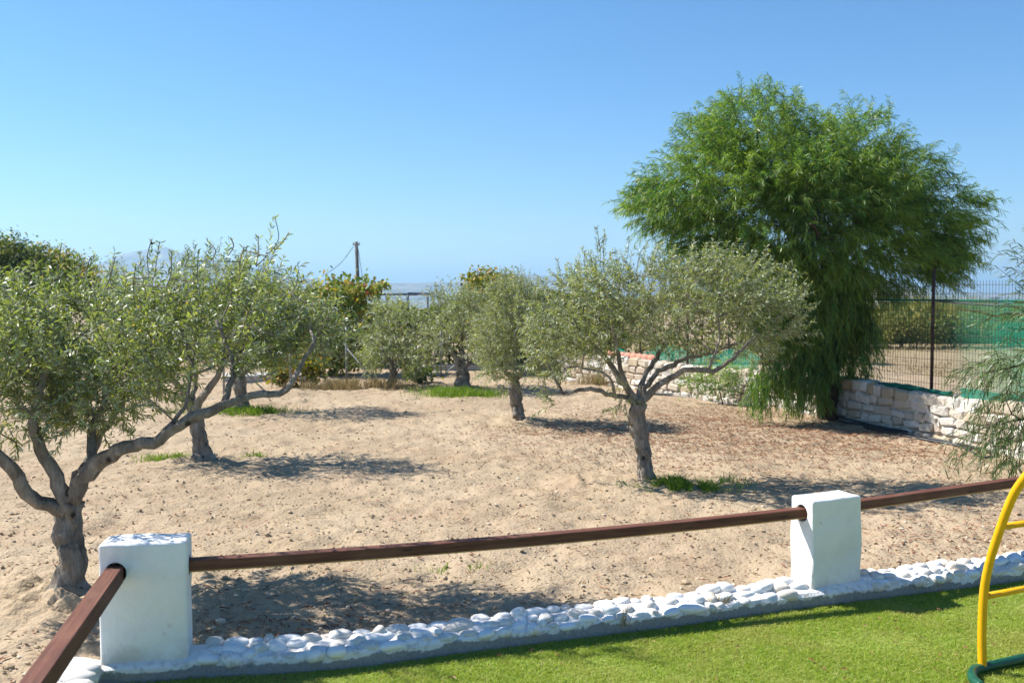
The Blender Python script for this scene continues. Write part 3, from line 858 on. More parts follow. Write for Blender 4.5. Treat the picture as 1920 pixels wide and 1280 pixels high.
def olive_twigs(tree, tips, ctr_all, n_leaf, size, r, upb=.55, lw=(.010, .0135), sag=0.0):
    tp = np.array([tree.pos[i] for i in tips]); pr = np.array([tree.pos[tree.par[i]] for i in tips])
    lim = [tree.limb[i] for i in tips]
    cen = ctr_all.mean(0)
    out = nrm(tp - cen); D = nrm(nrm(tp - pr) * .5 + out * .55 + np.array((0, 0, upb)) + r.normal(0, .35, tp.shape))
    Ltw = size * (.6 + .8 * r.random(len(tp)))
    LB, LD, LU = [], [], []
    m = n_leaf // 2
    for side in (0, 1):
        for q in range(m):
            u = (q + .5 + .3 * r.random(len(tp))) / m
            base = tp - D * (Ltw * .35)[:, None] + D * (Ltw * 1.25 * u)[:, None] + np.array((0, 0, -1)) * (sag * u * u * Ltw)[:, None]
            S = perp(D, r)
            dirv = nrm(D * .75 + S * .85 + r.normal(0, .18, D.shape)); U = nrm(np.cross(dirv, r.normal(size=dirv.shape) * .8 + np.array((0, 0, .6))))
            U = nrm(np.cross(dirv, np.cross(U, dirv) + 0)); LB.append(base); LD.append(dirv); LU.append(U)
    twig_nodes = [(tp[k] - D[k] * Ltw[k] * .35, tp[k] + D[k] * Ltw[k] * .9 - np.array((0, 0, sag * .8 * Ltw[k])), lim[k]) for k in range(len(tp))]
    return np.concatenate(LB), np.concatenate(LD), np.concatenate(LU), twig_nodes

def shoots_of(Y0, lst, r, npair=16):
    LB, LD, LU, tw = [], [], [], []
    for (x0, y0, x1, y1, do) in lst:
        a, b = atY(x0, y0, Y0 + do), atY(x1, y1, Y0 + do + r.normal(0, .05)); P = spline([a, a * .5 + b * .5 + r.normal(0, .02, 3), b], 4); tw.append(P)
        d = nrm(b - a); L = np.linalg.norm(b - a); k = max(8, int(L / .020))
        for q in range(k):
            u = (q + r.random() * .5) / k; base = a + (b - a) * u; S = perp(d[None], r)[0]
            for sg in (1, -1):
                dv = nrm(d * .95 + S * sg * .7 + r.normal(0, .12, 3)); LB.append(base); LD.append(dv); LU.append(perp(dv[None], r)[0])
    return np.array(LB), np.array(LD), np.array(LU), tw

def olive_tree(key, label, trunk_px, trunk_r, limbs, crown, nt, nleaf, size, seed, leaf='olive_leaf', shoots=(), leaf_len=(.036, .058), sag=0.0, flare=1.0, upb=.5, fruit=0, lw=(.0072, .0105), thr=-.5):
    foot = FEET[key]; Y0 = foot[1]; t = Tree(foot, seed); r = t.r
    tr = [atY(px, py, Y0 + do) for px, py, do in trunk_px]; tr[0] = foot - np.array((0, 0, .06))
    ti = t.limb_line(tr, trunk_r[0], trunk_r[1], 0, step=.022, jit=.004)
    ends = [ti]
    for n, (src, frac, pts, ra, rb) in enumerate(limbs):
        base = ends[src][min(len(ends[src]) - 1, int(frac * (len(ends[src]) - 1)))]
        ends.append(t.limb_line([atY(px, py, Y0 + do) for px, py, do in pts], ra, rb, n + 1, base, .05, .007))
    T, ctr = ellips(Y0, crown, r, nt, thr=thr)
    ok = T[:, 2] > SOILZ + .25; T = T[ok]; ctr = ctr[ok]
    tips = t.grow(T, minfix=len(ti))
    t.radii()
    root = empty('olive_tree', tuple(foot)); tag(root, label, 'tree', 'olive trees of the orchard')
    LB, LD, LU, tw = olive_twigs(t, tips, ctr, nleaf, size, r, upb, sag=sag)
    mbx = {}
    for a, b, l in tw: t_ = mbx.setdefault(l, [])
    if shoots:
        b2, d2, u2, tw2 = shoots_of(Y0, shoots, r); LB = np.concatenate((LB, b2)); LD = np.concatenate((LD, d2)); LU = np.concatenate((LU, u2))
        for P in tw2:
            j = t.nearest(P[0]); prev = j
            for p in P: prev = t.node(p, prev, t.limb[j], .003)
    for (a, b, l), tip in zip(tw, tips): t.node(b, tip, l, .0014)
    t.wood(root, M['bark'], flare)
    n = len(LB); L = leaf_len[0] + (leaf_len[1] - leaf_len[0]) * r.random(n); W = lw[0] + (lw[1] - lw[0]) * r.random(n)
    link('crown', leaf_mesh('crown', LB - foot, LD, LU, L, W, .25 + .3 * r.random(n)), M[leaf], root)
    if fruit:
        mb = MB(); pick = r.choice(n, fruit, False)
        for k in pick:
            mb.add(IV1 * (.0065, .0065, .009) + LB[k] - foot + np.array((0, 0, -.012)), IT1)
        o = mb.build('fruit', M['fruit'], root, True); o['kind'] = 'stuff'
    return root

# the near tree on the left
olive_tree('A', 'large olive tree nearest the viewer, its limb sweeping right above the left pillar',
    [(118, 1128, 0), (128, 1090, 0), (140, 1050, 0), (130, 1005, 0), (128, 965, 0), (134, 940, 0)], (.082, .064),
    [(0, 1.0, [(152, 900, -.03), (182, 868, -.06), (240, 838, -.1), (300, 822, -.14), (335, 795, -.15), (392, 770, -.15), (445, 750, -.12), (500, 742, -.1), (536, 732, -.1), (560, 692, -.05), (590, 640, 0)], .047, .009),
     (0, .95, [(100, 885, -.05), (76, 842, -.1), (62, 800, -.12), (72, 745, -.1), (90, 690, -.1)], .044, .014),
     (0, .9, [(62, 935, -.1), (22, 885, -.2), (-30, 832, -.25), (-80, 770, -.3), (-120, 700, -.3)], .042, .014),
     (1, .12, [(172, 845, .05), (176, 800, .12), (196, 750, .2), (200, 690, .2)], .03, .012),
     (0, 1.0, [(150, 890, .25), (200, 800, .5), (250, 720, .7), (280, 640, .7)], .03, .012),
     (1, .62, [(436, 705, -.05), (428, 655, 0), (405, 600, 0)], .019, .008),
     (1, .4, [(345, 760, -.05), (360, 710, 0), (350, 650, .05)], .015, .007)],
    [(-60, 660, 150, 120, 0.22, 0.7), (60, 645, 150, 110, 0.12, 0.8), (190, 635, 140, 100, 0.32, 0.8), (310, 625, 130, 95, 0.32, 0.7), (420, 610, 105, 75, 0.32, 0.5), (520, 615, 80, 65, 0.32, 0.4),
     (590, 630, 55, 70, 0.32, 0.3), (40, 740, 130, 80, 0.12, 0.6), (160, 720, 110, 65, 0.42, 0.6), (270, 700, 90, 50, 0.42, 0.5), (120, 575, 100, 45, 0.32, 0.5), (330, 555, 120, 40, 0.32, 0.5), (470, 545, 70, 35, 0.32, 0.4), (225, 800, 35, 25, 0.42, 0.2), (20, 810, 60, 35, 0.02, 0.3), (520, 660, 70, 35, 0.32, 0.3), (50, 785, 110, 45, -.05, .4), (165, 765, 85, 40, 0, .35), (275, 735, 70, 35, .1, .35), (380, 690, 70, 35, .15, .35), (475, 685, 60, 30, .15, .3), (-40, 790, 80, 50, -.1, .4)],
    1850, 30, .20, 11, shoots=[(30, 570, 40, 500, 0), (185, 560, 205, 500, 0), (250, 560, 255, 495, 0), (310, 540, 322, 470, 0), (370, 530, 372, 468, 0), (450, 520, 458, 462, 0), (545, 550, 560, 505, 0), (575, 570, 590, 530, 0), (610, 600, 632, 560, 0), (90, 560, 92, 505, 0), (140, 560, 138, 478, 0), (500, 480, 515, 405, 0), (515, 470, 542, 435, 0), (280, 520, 285, 448, 0), (290, 520, 300, 452, 0), (420, 490, 432, 445, 0), (395, 490, 390, 452, 0), (110, 520, 115, 460, 0), (160, 520, 178, 478, 0), (60, 540, 70, 490, 0), (480, 500, 484, 442, 0), (215, 540, 216, 482, 0), (345, 500, 350, 470, 0), (-10, 540, 5, 500, 0)],
    fruit=160, flare=1.25, thr=-.34, upb=.75)
# behind it
olive_tree('B', 'olive tree behind the large left one, short leaning grey trunk in open sun',
    [(382, 862, 0), (374, 825, 0), (368, 795, 0), (362, 770, 0)], (.082, .06),
    [(0, 1, [(385, 735, 0), (410, 700, 0), (430, 650, .1)], .045, .015), (0, 1, [(340, 730, .1), (300, 690, .1), (270, 640, .2)], .045, .015), (0, .95, [(365, 720, .3), (370, 660, .4), (372, 610, .4)], .035, .012)],
    [(300, 640, 90, 70, 0, .7), (400, 620, 100, 80, 0, .8), (350, 560, 90, 60, .1, .7), (470, 650, 60, 50, 0, .5), (240, 680, 60, 50, 0, .5), (290, 535, 80, 40, .1, .6), (400, 525, 85, 42, .1, .6), (225, 575, 60, 45, 0, .5), (500, 590, 60, 50, 0, .5)], 1350, 24, .22, 12, shoots=[(400, 510, 410, 460, 0), (330, 520, 326, 470, 0), (270, 520, 262, 470, 0), (220, 560, 214, 500, 0), (450, 520, 462, 465, 0), (360, 510, 366, 458, 0)])
olive_tree('Cc', 'olive tree farther left with weeds at its foot, before the back fence',
    [(455, 772, 0), (452, 740, 0), (448, 710, 0)], (.12, .085),
    [(0, 1, [(430, 680, 0), (400, 650, 0)], .05, .02), (0, 1, [(475, 680, 0), (520, 650, 0), (560, 640, 0)], .05, .018), (0, .95, [(450, 660, .2), (455, 610, .2)], .04, .015)],
    [(400, 620, 70, 55, 0, .8), (470, 590, 80, 60, 0, .8), (540, 610, 70, 55, 0, .8), (600, 635, 50, 45, 0, .5), (500, 555, 60, 30, 0, .6), (560, 580, 50, 35, 0, .5), (640, 640, 30, 35, 0, .3)], 950, 22, .24, 13, leaf='olive_leaf_pale')
# the tree in the middle of the photograph
olive_tree('Mm', 'olive tree right of centre with a broad round crown, standing clear behind the rail',
    [(1212, 905, 0), (1210, 880, 0), (1207, 850, 0), (1200, 815, 0), (1194, 780, 0), (1198, 758, 0)], (.072, .07),
    [(0, 1, [(1222, 735, 0), (1250, 712, -.05), (1290, 693, -.1), (1338, 695, -.15), (1362, 682, -.15), (1395, 650, -.15), (1420, 628, -.1)], .04, .009),
     (0, 1, [(1218, 715, .05), (1245, 690, .1), (1290, 672, .12), (1340, 660, .15), (1390, 640, .15)], .032, .010),
     (0, .97, [(1172, 745, 0), (1145, 742, -.05), (1112, 728, -.1), (1088, 732, -.1), (1058, 738, -.1), (1042, 715, -.1), (1030, 690, -.1)], .026, .009),
     (0, 1, [(1172, 725, .05), (1150, 690, .1), (1125, 660, .12), (1090, 625, .15), (1060, 590, .15)], .036, .010),
     (0, 1, [(1168, 712, 0), (1160, 670, -.05), (1150, 630, -.05), (1145, 580, 0)], .028, .010),
     (0, 1, [(1206, 712, .1), (1230, 670, .25), (1260, 620, .3), (1280, 570, .3)], .030, .010),
     (1, .55, [(1340, 660, -.2), (1350, 620, -.2), (1345, 580, -.2)], .014, .006),
     (3, .25, [(1140, 705, -.15), (1100, 690, -.15), (1060, 690, -.15)], .014, .006)],
    [(1050, 610, 70, 80, 0, .5), (1130, 570, 90, 80, 0, .7), (1230, 560, 100, 80, 0, .8), (1340, 550, 100, 80, 0, .8), (1430, 570, 75, 70, 0, .6), (1470, 600, 40, 50, 0, .4), (1120, 530, 70, 40, 0, .4), (1230, 530, 80, 35, 0, .4), (1370, 515, 90, 35, 0, .5),
     (1040, 680, 45, 45, 0, .3), (1110, 660, 70, 40, .1, .4), (1200, 640, 80, 30, .2, .4), (1300, 635, 90, 30, .1, .4), (1410, 645, 50, 40, 0, .3), (1172, 735, 14, 40, -.08, .06), (1032, 755, 10, 26, 0, .05)],
    1250, 28, .18, 14, leaf='olive_leaf_pale', shoots=[(1250, 510, 1246, 470, 0), (1330, 500, 1338, 462, 0), (1370, 500, 1372, 458, 0), (1450, 530, 1470, 490, 0), (1480, 560, 1505, 530, 0), (1030, 570, 1022, 520, 0), (1100, 520, 1096, 470, 0), (1125, 500, 1118, 425, 0), (1132, 500, 1134, 432, 0), (1120, 470, 1135, 440, 0), (1165, 510, 1180, 445, 0), (1050, 560, 1045, 485, 0), (1075, 540, 1085, 490, 0), (1195, 500, 1215, 455, 0), (1290, 500, 1300, 450, 0), (1400, 510, 1420, 470, 0), (1010, 580, 1000, 530, 0), (1150, 765, 1130, 770, -.1), (1170, 760, 1176, 780, -.1)], lw=(.0075, .0105))
olive_tree('N', 'olive tree in the middle distance with a slim trunk over a hollow of dry leaves',
    [(974, 791, 0), (970, 770, 0), (966, 745, 0), (964, 715, 0)], (.085, .07),
    [(0, 1, [(985, 690, 0), (1010, 660, 0), (1020, 630, 0)], .04, .014), (0, 1, [(945, 690, 0), (925, 660, 0), (915, 620, 0)], .04, .014), (0, 1, [(965, 670, .2), (968, 620, .2)], .03, .012)],
    [(925, 640, 45, 65, 0, .6), (985, 600, 75, 60, 0, .8), (1045, 630, 50, 65, 0, .6), (960, 555, 60, 35, 0, .6), (940, 690, 45, 30, -.1, .4), (1020, 690, 40, 25, 0, .3)], 1300, 24, .2, 15, leaf='olive_leaf_pale', shoots=[(950, 550, 945, 505, 0), (970, 545, 972, 508, 0), (1000, 560, 1010, 525, 0)])
olive_tree('P', 'olive tree standing in a ring of bright green grass near the back fence',
    [(868, 729, 0), (868, 710, 0), (866, 692, 0)], (.13, .10),
    [(0, 1, [(850, 665, 0), (835, 640, 0), (825, 610, 0)], .06, .018), (0, 1, [(885, 672, 0), (910, 655, 0), (925, 630, 0)], .06, .018), (0, 1, [(866, 650, .2), (868, 600, .2)], .05, .016)],
    [(815, 640, 45, 50, 0, .9), (870, 610, 60, 50, 0, 1.0), (920, 640, 40, 40, 0, .7), (850, 565, 55, 25, 0, .7), (800, 660, 30, 35, 0, .5), (880, 570, 40, 25, 0, .5)], 950, 18, .24, 16, leaf='olive_leaf_pale', shoots=[(820, 560, 816, 530, 0), (848, 560, 846, 528, 0), (878, 560, 880, 530, 0)], lw=(.012, .016), leaf_len=(.05, .07))
olive_tree('Q', 'low drooping olive tree beside the vine by the back fence',
    [(735, 724, 0), (738, 705, 0), (738, 690, 0)], (.07, .055),
    [(0, 1, [(720, 660, 0), (705, 640, 0)], .035, .014), (0, 1, [(755, 655, 0), (770, 630, 0)], .035, .014), (0, 1, [(735, 640, .2), (735, 600, .2)], .03, .012)],
    [(715, 640, 35, 45, 0, .7), (760, 630, 40, 55, 0, .8), (740, 590, 45, 30, 0, .7), (700, 675, 22, 35, 0, .5), (770, 680, 25, 25, 0, .5)], 650, 18, .24, 17, leaf='olive_leaf_pale', upb=-.1, lw=(.012, .016), leaf_len=(.05, .07))

# ------------------------------------------------------------------ acacias with hanging leaves
def acacia(key, label, trunk, trunk_r, limbs, crown, curtain, nt, seed, leaf, leaf_len=(.065, .125), nleaf=34, size=.34, lw=(.007, .0105)):
    foot = FEET[key]; Y0 = foot[1]; t = Tree(foot, seed); r = t.r
    tr = [foot + np.array(p) for p in trunk]
    ti = t.limb_line(tr, trunk_r[0], trunk_r[1], 0, step=.06, jit=.01); ends = [ti]
    for n, (src, frac, pts, ra, rb) in enumerate(limbs):
        base = ends[src][int(frac * (len(ends[src]) - 1))]
        ends.append(t.limb_line([atY(px, py, Y0 + do) for px, py, do in pts], ra, rb, n + 1, base, .1, .015))
    T, ctr = ellips(Y0, crown, r, nt, .6, 2.2, -.6)
    tips = t.grow(T, minfix=len(ti), pen=.1, up=.12)
    nc = len(tips)
    if curtain:
        T2, c2 = ellips(Y0, curtain, r, int(nt * .22), .3, 3.0, -.55); T2 = T2[(T2[:, 2] > SOILZ + .3) & (T2[:, 2] > 0)]; tips = tips + t.grow(T2, minfix=len(ti) // 2, pen=.02, up=.2)
    t.radii(.0024)
    cl = np.concatenate((ctr, T2)) if curtain else ctr
    tp = np.array([t.pos[i] for i in tips]); pr = np.array([t.pos[t.par[i]] for i in tips]); k = len(tp)
    cen = ctr.mean(0); oc = np.zeros_like(tp); oc[:nc] = nrm(tp[:nc] - ctr[np.argsort(np.argsort(np.arange(nc)))])
    out = nrm(tp - cen) * .8 + oc * .0
    hang = np.zeros(k); hang[nc:] = 1
    D = nrm(nrm(tp - pr) * .3 + out * .6 + oc * .5 + np.array((0, 0, .32)) + r.normal(0, .4, tp.shape)); D[nc:] = nrm(D[nc:] * .6 + np.array((0, 0, -.8)))
    Lt = size * (.6 + .8 * r.random(k)); LB, LD, LU = [], [], []
    for q in range(nleaf):
        u = (q + r.random(k)) / nleaf
        curve = np.array((0, 0, -1.0)) * ((.22 + .25 * hang) * u ** 2 * Lt)[:, None]
        base = tp - D * (Lt * .3)[:, None] + D * (Lt * u)[:, None] + curve
        tang = nrm(D + np.array((0, 0, -.5)) * u[:, None]); S = perp(tang, r)
        dv = nrm(tang * .8 + S * .62 + np.array((0, 0, -.12)) - np.array((0, 0, .3)) * hang[:, None] + r.normal(0, .2, tang.shape))
        okz = base[:, 2] > SOILZ + .12
        LB.append(base[okz]); LD.append(dv[okz]); LU.append(perp(dv, r)[okz])
    LB, LD, LU = map(np.concatenate, (LB, LD, LU)); n = len(LB)
    for i, tip in enumerate(tips):
        a = tp[i]; p1 = a + D[i] * Lt[i] * .35 - np.array((0, 0, .05 * Lt[i])); p2 = a + D[i] * Lt[i] * .65 - np.array((0, 0, .2 * Lt[i])); j = t.node(p1, tip, t.limb[tip], .002); t.node(p2, j, t.limb[tip], .0012)
    root = empty('acacia_tree', tuple(foot)); tag(root, label, 'tree', 'weeping acacias along the stone wall')
    t.wood(root, M['acacia_bark'], .5)
    L = leaf_len[0] + (leaf_len[1] - leaf_len[0]) * r.random(n); W = lw[0] + (lw[1] - lw[0]) * r.random(n)
    link('crown', leaf_mesh('crown', LB - foot, LD, LU, L, W, .35 + .5 * r.random(n)), M[leaf], root)

acacia('W', 'tall bright green weeping acacia with a domed crown, growing against the stone wall',
    [(0, 0, -.1), (.03, 0, .4), (.08, .05, .9), (.1, .1, 1.4), (.02, .1, 1.9)], (.13, .095),
    [(0, 1, [(1500, 470, .1), (1460, 400, .2), (1430, 320, .3), (1420, 250, .3)], .07, .015), (0, .95, [(1590, 470, .2), (1620, 400, .3), (1630, 330, .4)], .065, .015),
     (0, .8, [(1600, 510, 0), (1670, 460, -.1), (1740, 420, -.1)], .055, .012), (0, .85, [(1480, 490, -.2), (1400, 440, -.4), (1300, 400, -.5), (1240, 380, -.4)], .055, .012),
     (0, .9, [(1540, 470, -.5), (1530, 430, -1.0), (1520, 420, -1.3)], .05, .012), (0, .9, [(1560, 460, .8), (1540, 380, 1.3)], .05, .012), (0, .55, [(1500, 600, -.2), (1460, 620, -.4), (1430, 660, -.5)], .03, .01)],
    [(1425, 240, 95, 75, .2, 1.1), (1340, 270, 75, 70, .2, .9), (1590, 270, 100, 75, .2, 1.1), (1680, 330, 80, 70, .1, .9), (1760, 400, 75, 65, 0, .8), (1270, 370, 85, 75, 0, .9), (1220, 390, 50, 50, 0, .5), (1330, 430, 80, 60, 0, .8),
     (1460, 340, 110, 80, -.4, .8), (1570, 370, 100, 80, -.45, .7), (1450, 430, 90, 55, -.6, .55), (1560, 450, 90, 40, -.55, .5), (1660, 430, 80, 60, -.2, .6), (1500, 300, 120, 80, .8, 1.0), (1700, 480, 75, 40, -.2, .6), (1790, 445, 50, 50, 0, .5), (1620, 500, 75, 40, -.1, .5), (1310, 470, 55, 40, -.1, .5), (1500, 490, 100, 50, -.4, .7), (1420, 490, 80, 50, -.2, .6), (1750, 480, 60, 45, 0, .5), (1520, 350, 110, 90, -.3, 1.0), (1640, 360, 90, 80, -.2, .9), (1360, 350, 90, 80, -.1, .9), (1390, 515, 75, 40, -.2, .5), (1320, 490, 60, 35, -.1, .45), (1640, 535, 70, 30, -.1, .45), (1770, 495, 55, 40, 0, .45), (1560, 520, 90, 40, -.2, .5)],
    [(1560, 560, 70, 60, 0, .4), (1490, 600, 45, 70, -.2, .4), (1590, 620, 55, 60, -.05, .3), (1450, 690, 40, 40, -.4, .3), (1530, 690, 55, 60, -.2, .3), (1600, 680, 35, 45, -.05, .25), (1500, 720, 55, 40, -.35, .3), (1550, 640, 50, 60, .1, .4), (1425, 720, 32, 30, -.5, .25), (1500, 640, 60, 60, -.35, .3), (1620, 590, 40, 50, -.1, .35), (1520, 560, 90, 45, -.3, .5), (1440, 580, 50, 50, -.4, .4)],
    5900, 21, 'acacia_leaf')
acacia('E', 'grey green acacia at the right edge, its low branches hanging before the stone wall',
    [(0, 0, -.1), (.02, 0, .4), (0, .02, 1.0), (.05, .0, 1.6)], (.09, .06),
    [(0, .3, [(2010, 790, -.1), (1950, 780, -.2), (1890, 790, -.2)], .03, .008), (0, .6, [(2010, 690, 0), (1950, 670, 0), (1890, 690, 0)], .035, .008), (0, 1, [(2030, 560, 0), (1980, 520, 0), (1930, 520, 0)], .035, .008), (0, 1, [(2080, 480, .2), (2090, 400, .3)], .04, .01)],
    [(1930, 690, 80, 50, 0, .45), (1900, 780, 60, 50, -.1, .4), (1960, 800, 70, 60, -.1, .4), (1950, 560, 50, 55, 0, .4), (2030, 600, 80, 90, 0, .6), (2060, 470, 100, 80, .1, .7), (1935, 500, 38, 36, 0, .3), (1905, 850, 35, 25, -.2, .25), (1850, 700, 40, 35, 0, .3), (1860, 810, 45, 30, -.1, .3)],
    None, 560, 22, 'acacia_leaf_grey', nleaf=16, size=.4)

# ------------------------------------------------------------------ stone wall, mesh fence, nets, pipes
WALLPX = [(2080, 905), (1900, 857), (1640, 802), (1440, 766), (1250, 739), (1130, 722), (1035, 711)]
WB = [at(x, y, SOILZ) for x, y in WALLPX]; WB[0] = WB[1] + (WB[1] - WB[2]) * 1.1
WALL = spline(WB, 10)[:, :2]; WALLS = np.concatenate(([0], np.cumsum(np.linalg.norm(np.diff(WALL, axis=0), axis=1)))); WLEN = WALLS[-1]
WTH = .36
def wall_pt(s, v=0.0):
    i = min(max(int(np.searchsorted(WALLS, s)) - 1, 1), len(WALL) - 3); d = nrm(WALL[i + 2] - WALL[i - 1]); n = np.array((d[1], -d[0]))   # n points away from the orchard
    return np.array((np.interp(s, WALLS, WALL[:, 0]), np.interp(s, WALLS, WALL[:, 1]))) + n * v, d
def wall_h(s): return .60 + .03 * math.sin(s * 1.3) - .004 * s
def rock_variants(k, seed):
    out = []
    for i in range(k):
        bm = bmesh.new(); bmesh.ops.create_cube(bm, size=2)
        bmesh.ops.bevel(bm, geom=list(bm.edges) , offset=.32, segments=1, affect='EDGES', profile=.5)
        r = np.random.default_rng(seed + i)
        for v in bm.verts: v.co = Vector(np.array(v.co) * (1 + .2 * (r.random(3) - .5)) + r.normal(0, .075, 3))
        bmesh.ops.triangulate(bm, faces=bm.faces)
        me = bpy.data.meshes.new('stone'); bm.to_mesh(me); bm.free(); me.materials.append(M['stone']); out.append(me)
    return out
def stone_wall():
    root = empty('stone_wall', (*WALL[20], SOILZ)); tag(root, 'low whitish rubble stone wall curving along the right side of the orchard', 'wall')
    mb = MB(); S = np.linspace(0, WLEN, 90); V = []; T = []
    for s in S:
        for v, z in ((.03, -.2), (.03, wall_h(s) - .02), (WTH - .03, wall_h(s) - .02), (WTH - .03, -.2)):
            p, _ = wall_pt(s, v); V.append((p[0], p[1], z + SOILZ))
    for i in range(len(S) - 1):
        for j in range(4):
            a, b = i * 4 + j, i * 4 + (j + 1) % 4; T += [(a, b, b + 4), (a, b + 4, a + 4)]
    T += [(0, 2, 1), (0, 3, 2)]; e = (len(S) - 1) * 4; T += [(e, e + 1, e + 2), (e, e + 2, e + 3)]
    mb.add(V, T); o = mb.build('mortar_core', M['mortar'], root); o.location = -root.location
    RK = rock_variants(10, 90); count = 0
    z = -.04; row = 0
    while z < .585:
        h = .09 + .07 * rng.random()
        if z + h > .51: h = .60 - z
        s = rng.random() * .1
        while s < WLEN - .05:
            L = .12 + .22 * rng.random() ** 1.4
            p, d = wall_pt(s + L / 2, .05); hh = h * (.92 + .06 * rng.random()); top = z + h > .57
            zt = z + h / 2 + (wall_h(s) - .60 if top else 0)
            o = link('stone', RK[rng.integers(len(RK))]); o.location = (p[0], p[1], zt + SOILZ)
            zt += rng.normal(0, .008); o.location.z += rng.normal(0, .01); o.scale = (L / 2 * (.9 + .12 * rng.random()), .06 + .03 * rng.random(), hh / 2 * (.88 + .22 * rng.random())); o.rotation_euler = (rng.normal(0, .05), rng.normal(0, .09), math.atan2(d[1], d[0]) + rng.normal(0, .06)); place(o, root); count += 1
            s += L
        z += h; row += 1
    # capping stones on the top
    s = 0.0
    while s < WLEN - .1:
        L = .2 + .2 * rng.random(); p, d = wall_pt(s + L / 2, .24); o = link('stone', RK[rng.integers(len(RK))]); o.location = (p[0], p[1], wall_h(s) + SOILZ - .045)
        o.scale = (L / 2 * .96, .115, .045); o.rotation_euler = (0, 0, math.atan2(d[1], d[0])); place(o, root); s += L; count += 1
    print('stones', count)
stone_wall()

FV = .20                                    # fence stands in the middle of the wall top
FTOP = 1.99
def fence_line(s): p, d = wall_pt(s, FV); return p
S_POST = []
def s_for_px(px):
    best = min(np.linspace(0, WLEN, 600), key=lambda s: abs(960 + F * fence_line(s)[0] / (fence_line(s)[1] * CP) - px)); return float(best)
def mesh_fence():
    sp = s_for_px(1750); root = empty('mesh_fence', (*fence_line(sp), SOILZ + .6)); tag(root, 'dark welded wire mesh fence on rusty posts above the stone wall', 'fence')
    rl = np.array(root.location)
    for s in np.arange(sp - 2.6 * 2, WLEN, 2.6):
        if s < 0.05: continue
        p = fence_line(s); mb = MB(); tube(mb, [(p[0], p[1], .55), (p[0], p[1], FTOP + .16 + .04 * rng.random())], .02, 8); mb.V = [v - rl for v in mb.V]; mb.build('post', M['rust'], root, True)
    mb = MB(); off = .028
    S = np.arange(0, min(WLEN, 10.8), .05); k = 0
    def fp(s, z):
        p, d = wall_pt(s, FV - off); return np.array((p[0] + .006 * math.sin(s * 4), p[1], z + .012 * math.sin(s * 2.3)))
    zs = [.62 + i * .105 for i in range(13)]
    for s in S:
        tube(mb, np.array([fp(s, .56), fp(s, 1.2) + rng.normal(0, .003, 3), fp(s, FTOP)]) - rl, .0023, 4, False)
    for z in np.arange(.64, FTOP + .01, .1):
        tube(mb, np.array([fp(s, min(z, FTOP - .004)) for s in S[::3]]) - rl, .0023, 4, False)
    o = mb.build('wire_mesh', M['wire'], root); o['kind'] = 'stuff'
mesh_fence()

def sheet(name, material, s0, s1, z0, z1, v, label, cat, n=40, m=8, amp=.02, sag=0.0, group=None):
    V = []; T = []
    for i in range(n + 1):
        s = s0 + (s1 - s0) * i / n
        for j in range(m + 1):
            u = j / m; w = amp * float(noise2(np.array(s * 5.0), np.array(u * 2.5), 17)); p, d = wall_pt(max(0.0, s), v + w)
            V.append((p[0], p[1], z0 + (z1 - z0) * u + sag * (noise2(np.array(s * 1.1), np.array(3.0), 2)) * u))
    for i in range(n):
        for j in range(m):
            a = i * (m + 1) + j; T += [(a, a + m + 1, a + m + 2), (a, a + m + 2, a + 1)]
    o = link(name, tri_mesh(name, V, T, True), material); tag(o, label, cat, group)
    return o
s_a = s_for_px(1640); s_n = s_for_px(1826); s_b = s_for_px(1800)
sheet('shade_net', M['net_thin'], s_n + .0, s_a + 1.6, .64, 1.76, FV + .04, 'thin see-through dark green net stretched behind the wire mesh at the rusty post', 'net', amp=.015)
M['net_fade'] = net_mat('worn_green_net', (.015, .26, .165), .66, (fence_line(s_n + .45)[1], fence_line(max(0, s_n - .9))[1]))
sheet('shade_net', M['net_fade'], 0, s_n + .5, .66, 1.78, FV + .045, 'denser teal green shade net on the fence behind the right edge acacia', 'net', amp=.02)
def hem(name, s0, s1, z, r, material, label, dv=.02, cat='hem', droop=0.0, nn=60, lump=0.0):
    P = []
    for i in range(nn + 1):
        u = i / nn; s = s0 + (s1 - s0) * u; p, d = wall_pt(max(0, s), FV + dv); P.append((p[0], p[1], z - droop * 4 * u * (1 - u) + lump * float(noise2(np.array(s * 6), np.array(1.0), 4))))
    mb = MB(); R = r * (1 + (.5 * np.array([float(noise2(np.array(s_ * 9.0), np.array(5.0), 6)) for s_ in np.linspace(s0, s1, nn + 1)]) if lump else 0))
    tube(mb, P, R, 8); o = mb.build(name, material, None, True); tag(o, label, cat); return o
hem('net_rope', 0, s_a + 1.6, 1.765, .012, M['net_dense'], 'green rope along the top edge of the shade net', .045, 'rope')
hem('black_cable', 0, s_for_px(1752), 1.765, .009, M['pipe'], 'black cable sagging along the mesh fence right of the rusty post', -.04, 'cable', .07)
hem('rolled_net', s_b, s_a + 2.0, .655, .028, M['net_dense'], 'dark green net bunched along the top of the stone wall below the rusty post', -.1, 'net', 0, 80, .012)
sheet('shade_net', M['net_dense'], 0, s_for_px(1815), .63, .74, FV - .07, 'bright green net strip along the wall top at the right edge', 'net', amp=.03, m=4)
sheet('shade_net', M['net'], s_for_px(1420), s_for_px(1150), .60, .84, FV + .06, 'teal green net above the far wall, seen through the centre olive crown', 'net', amp=.05, sag=.15)
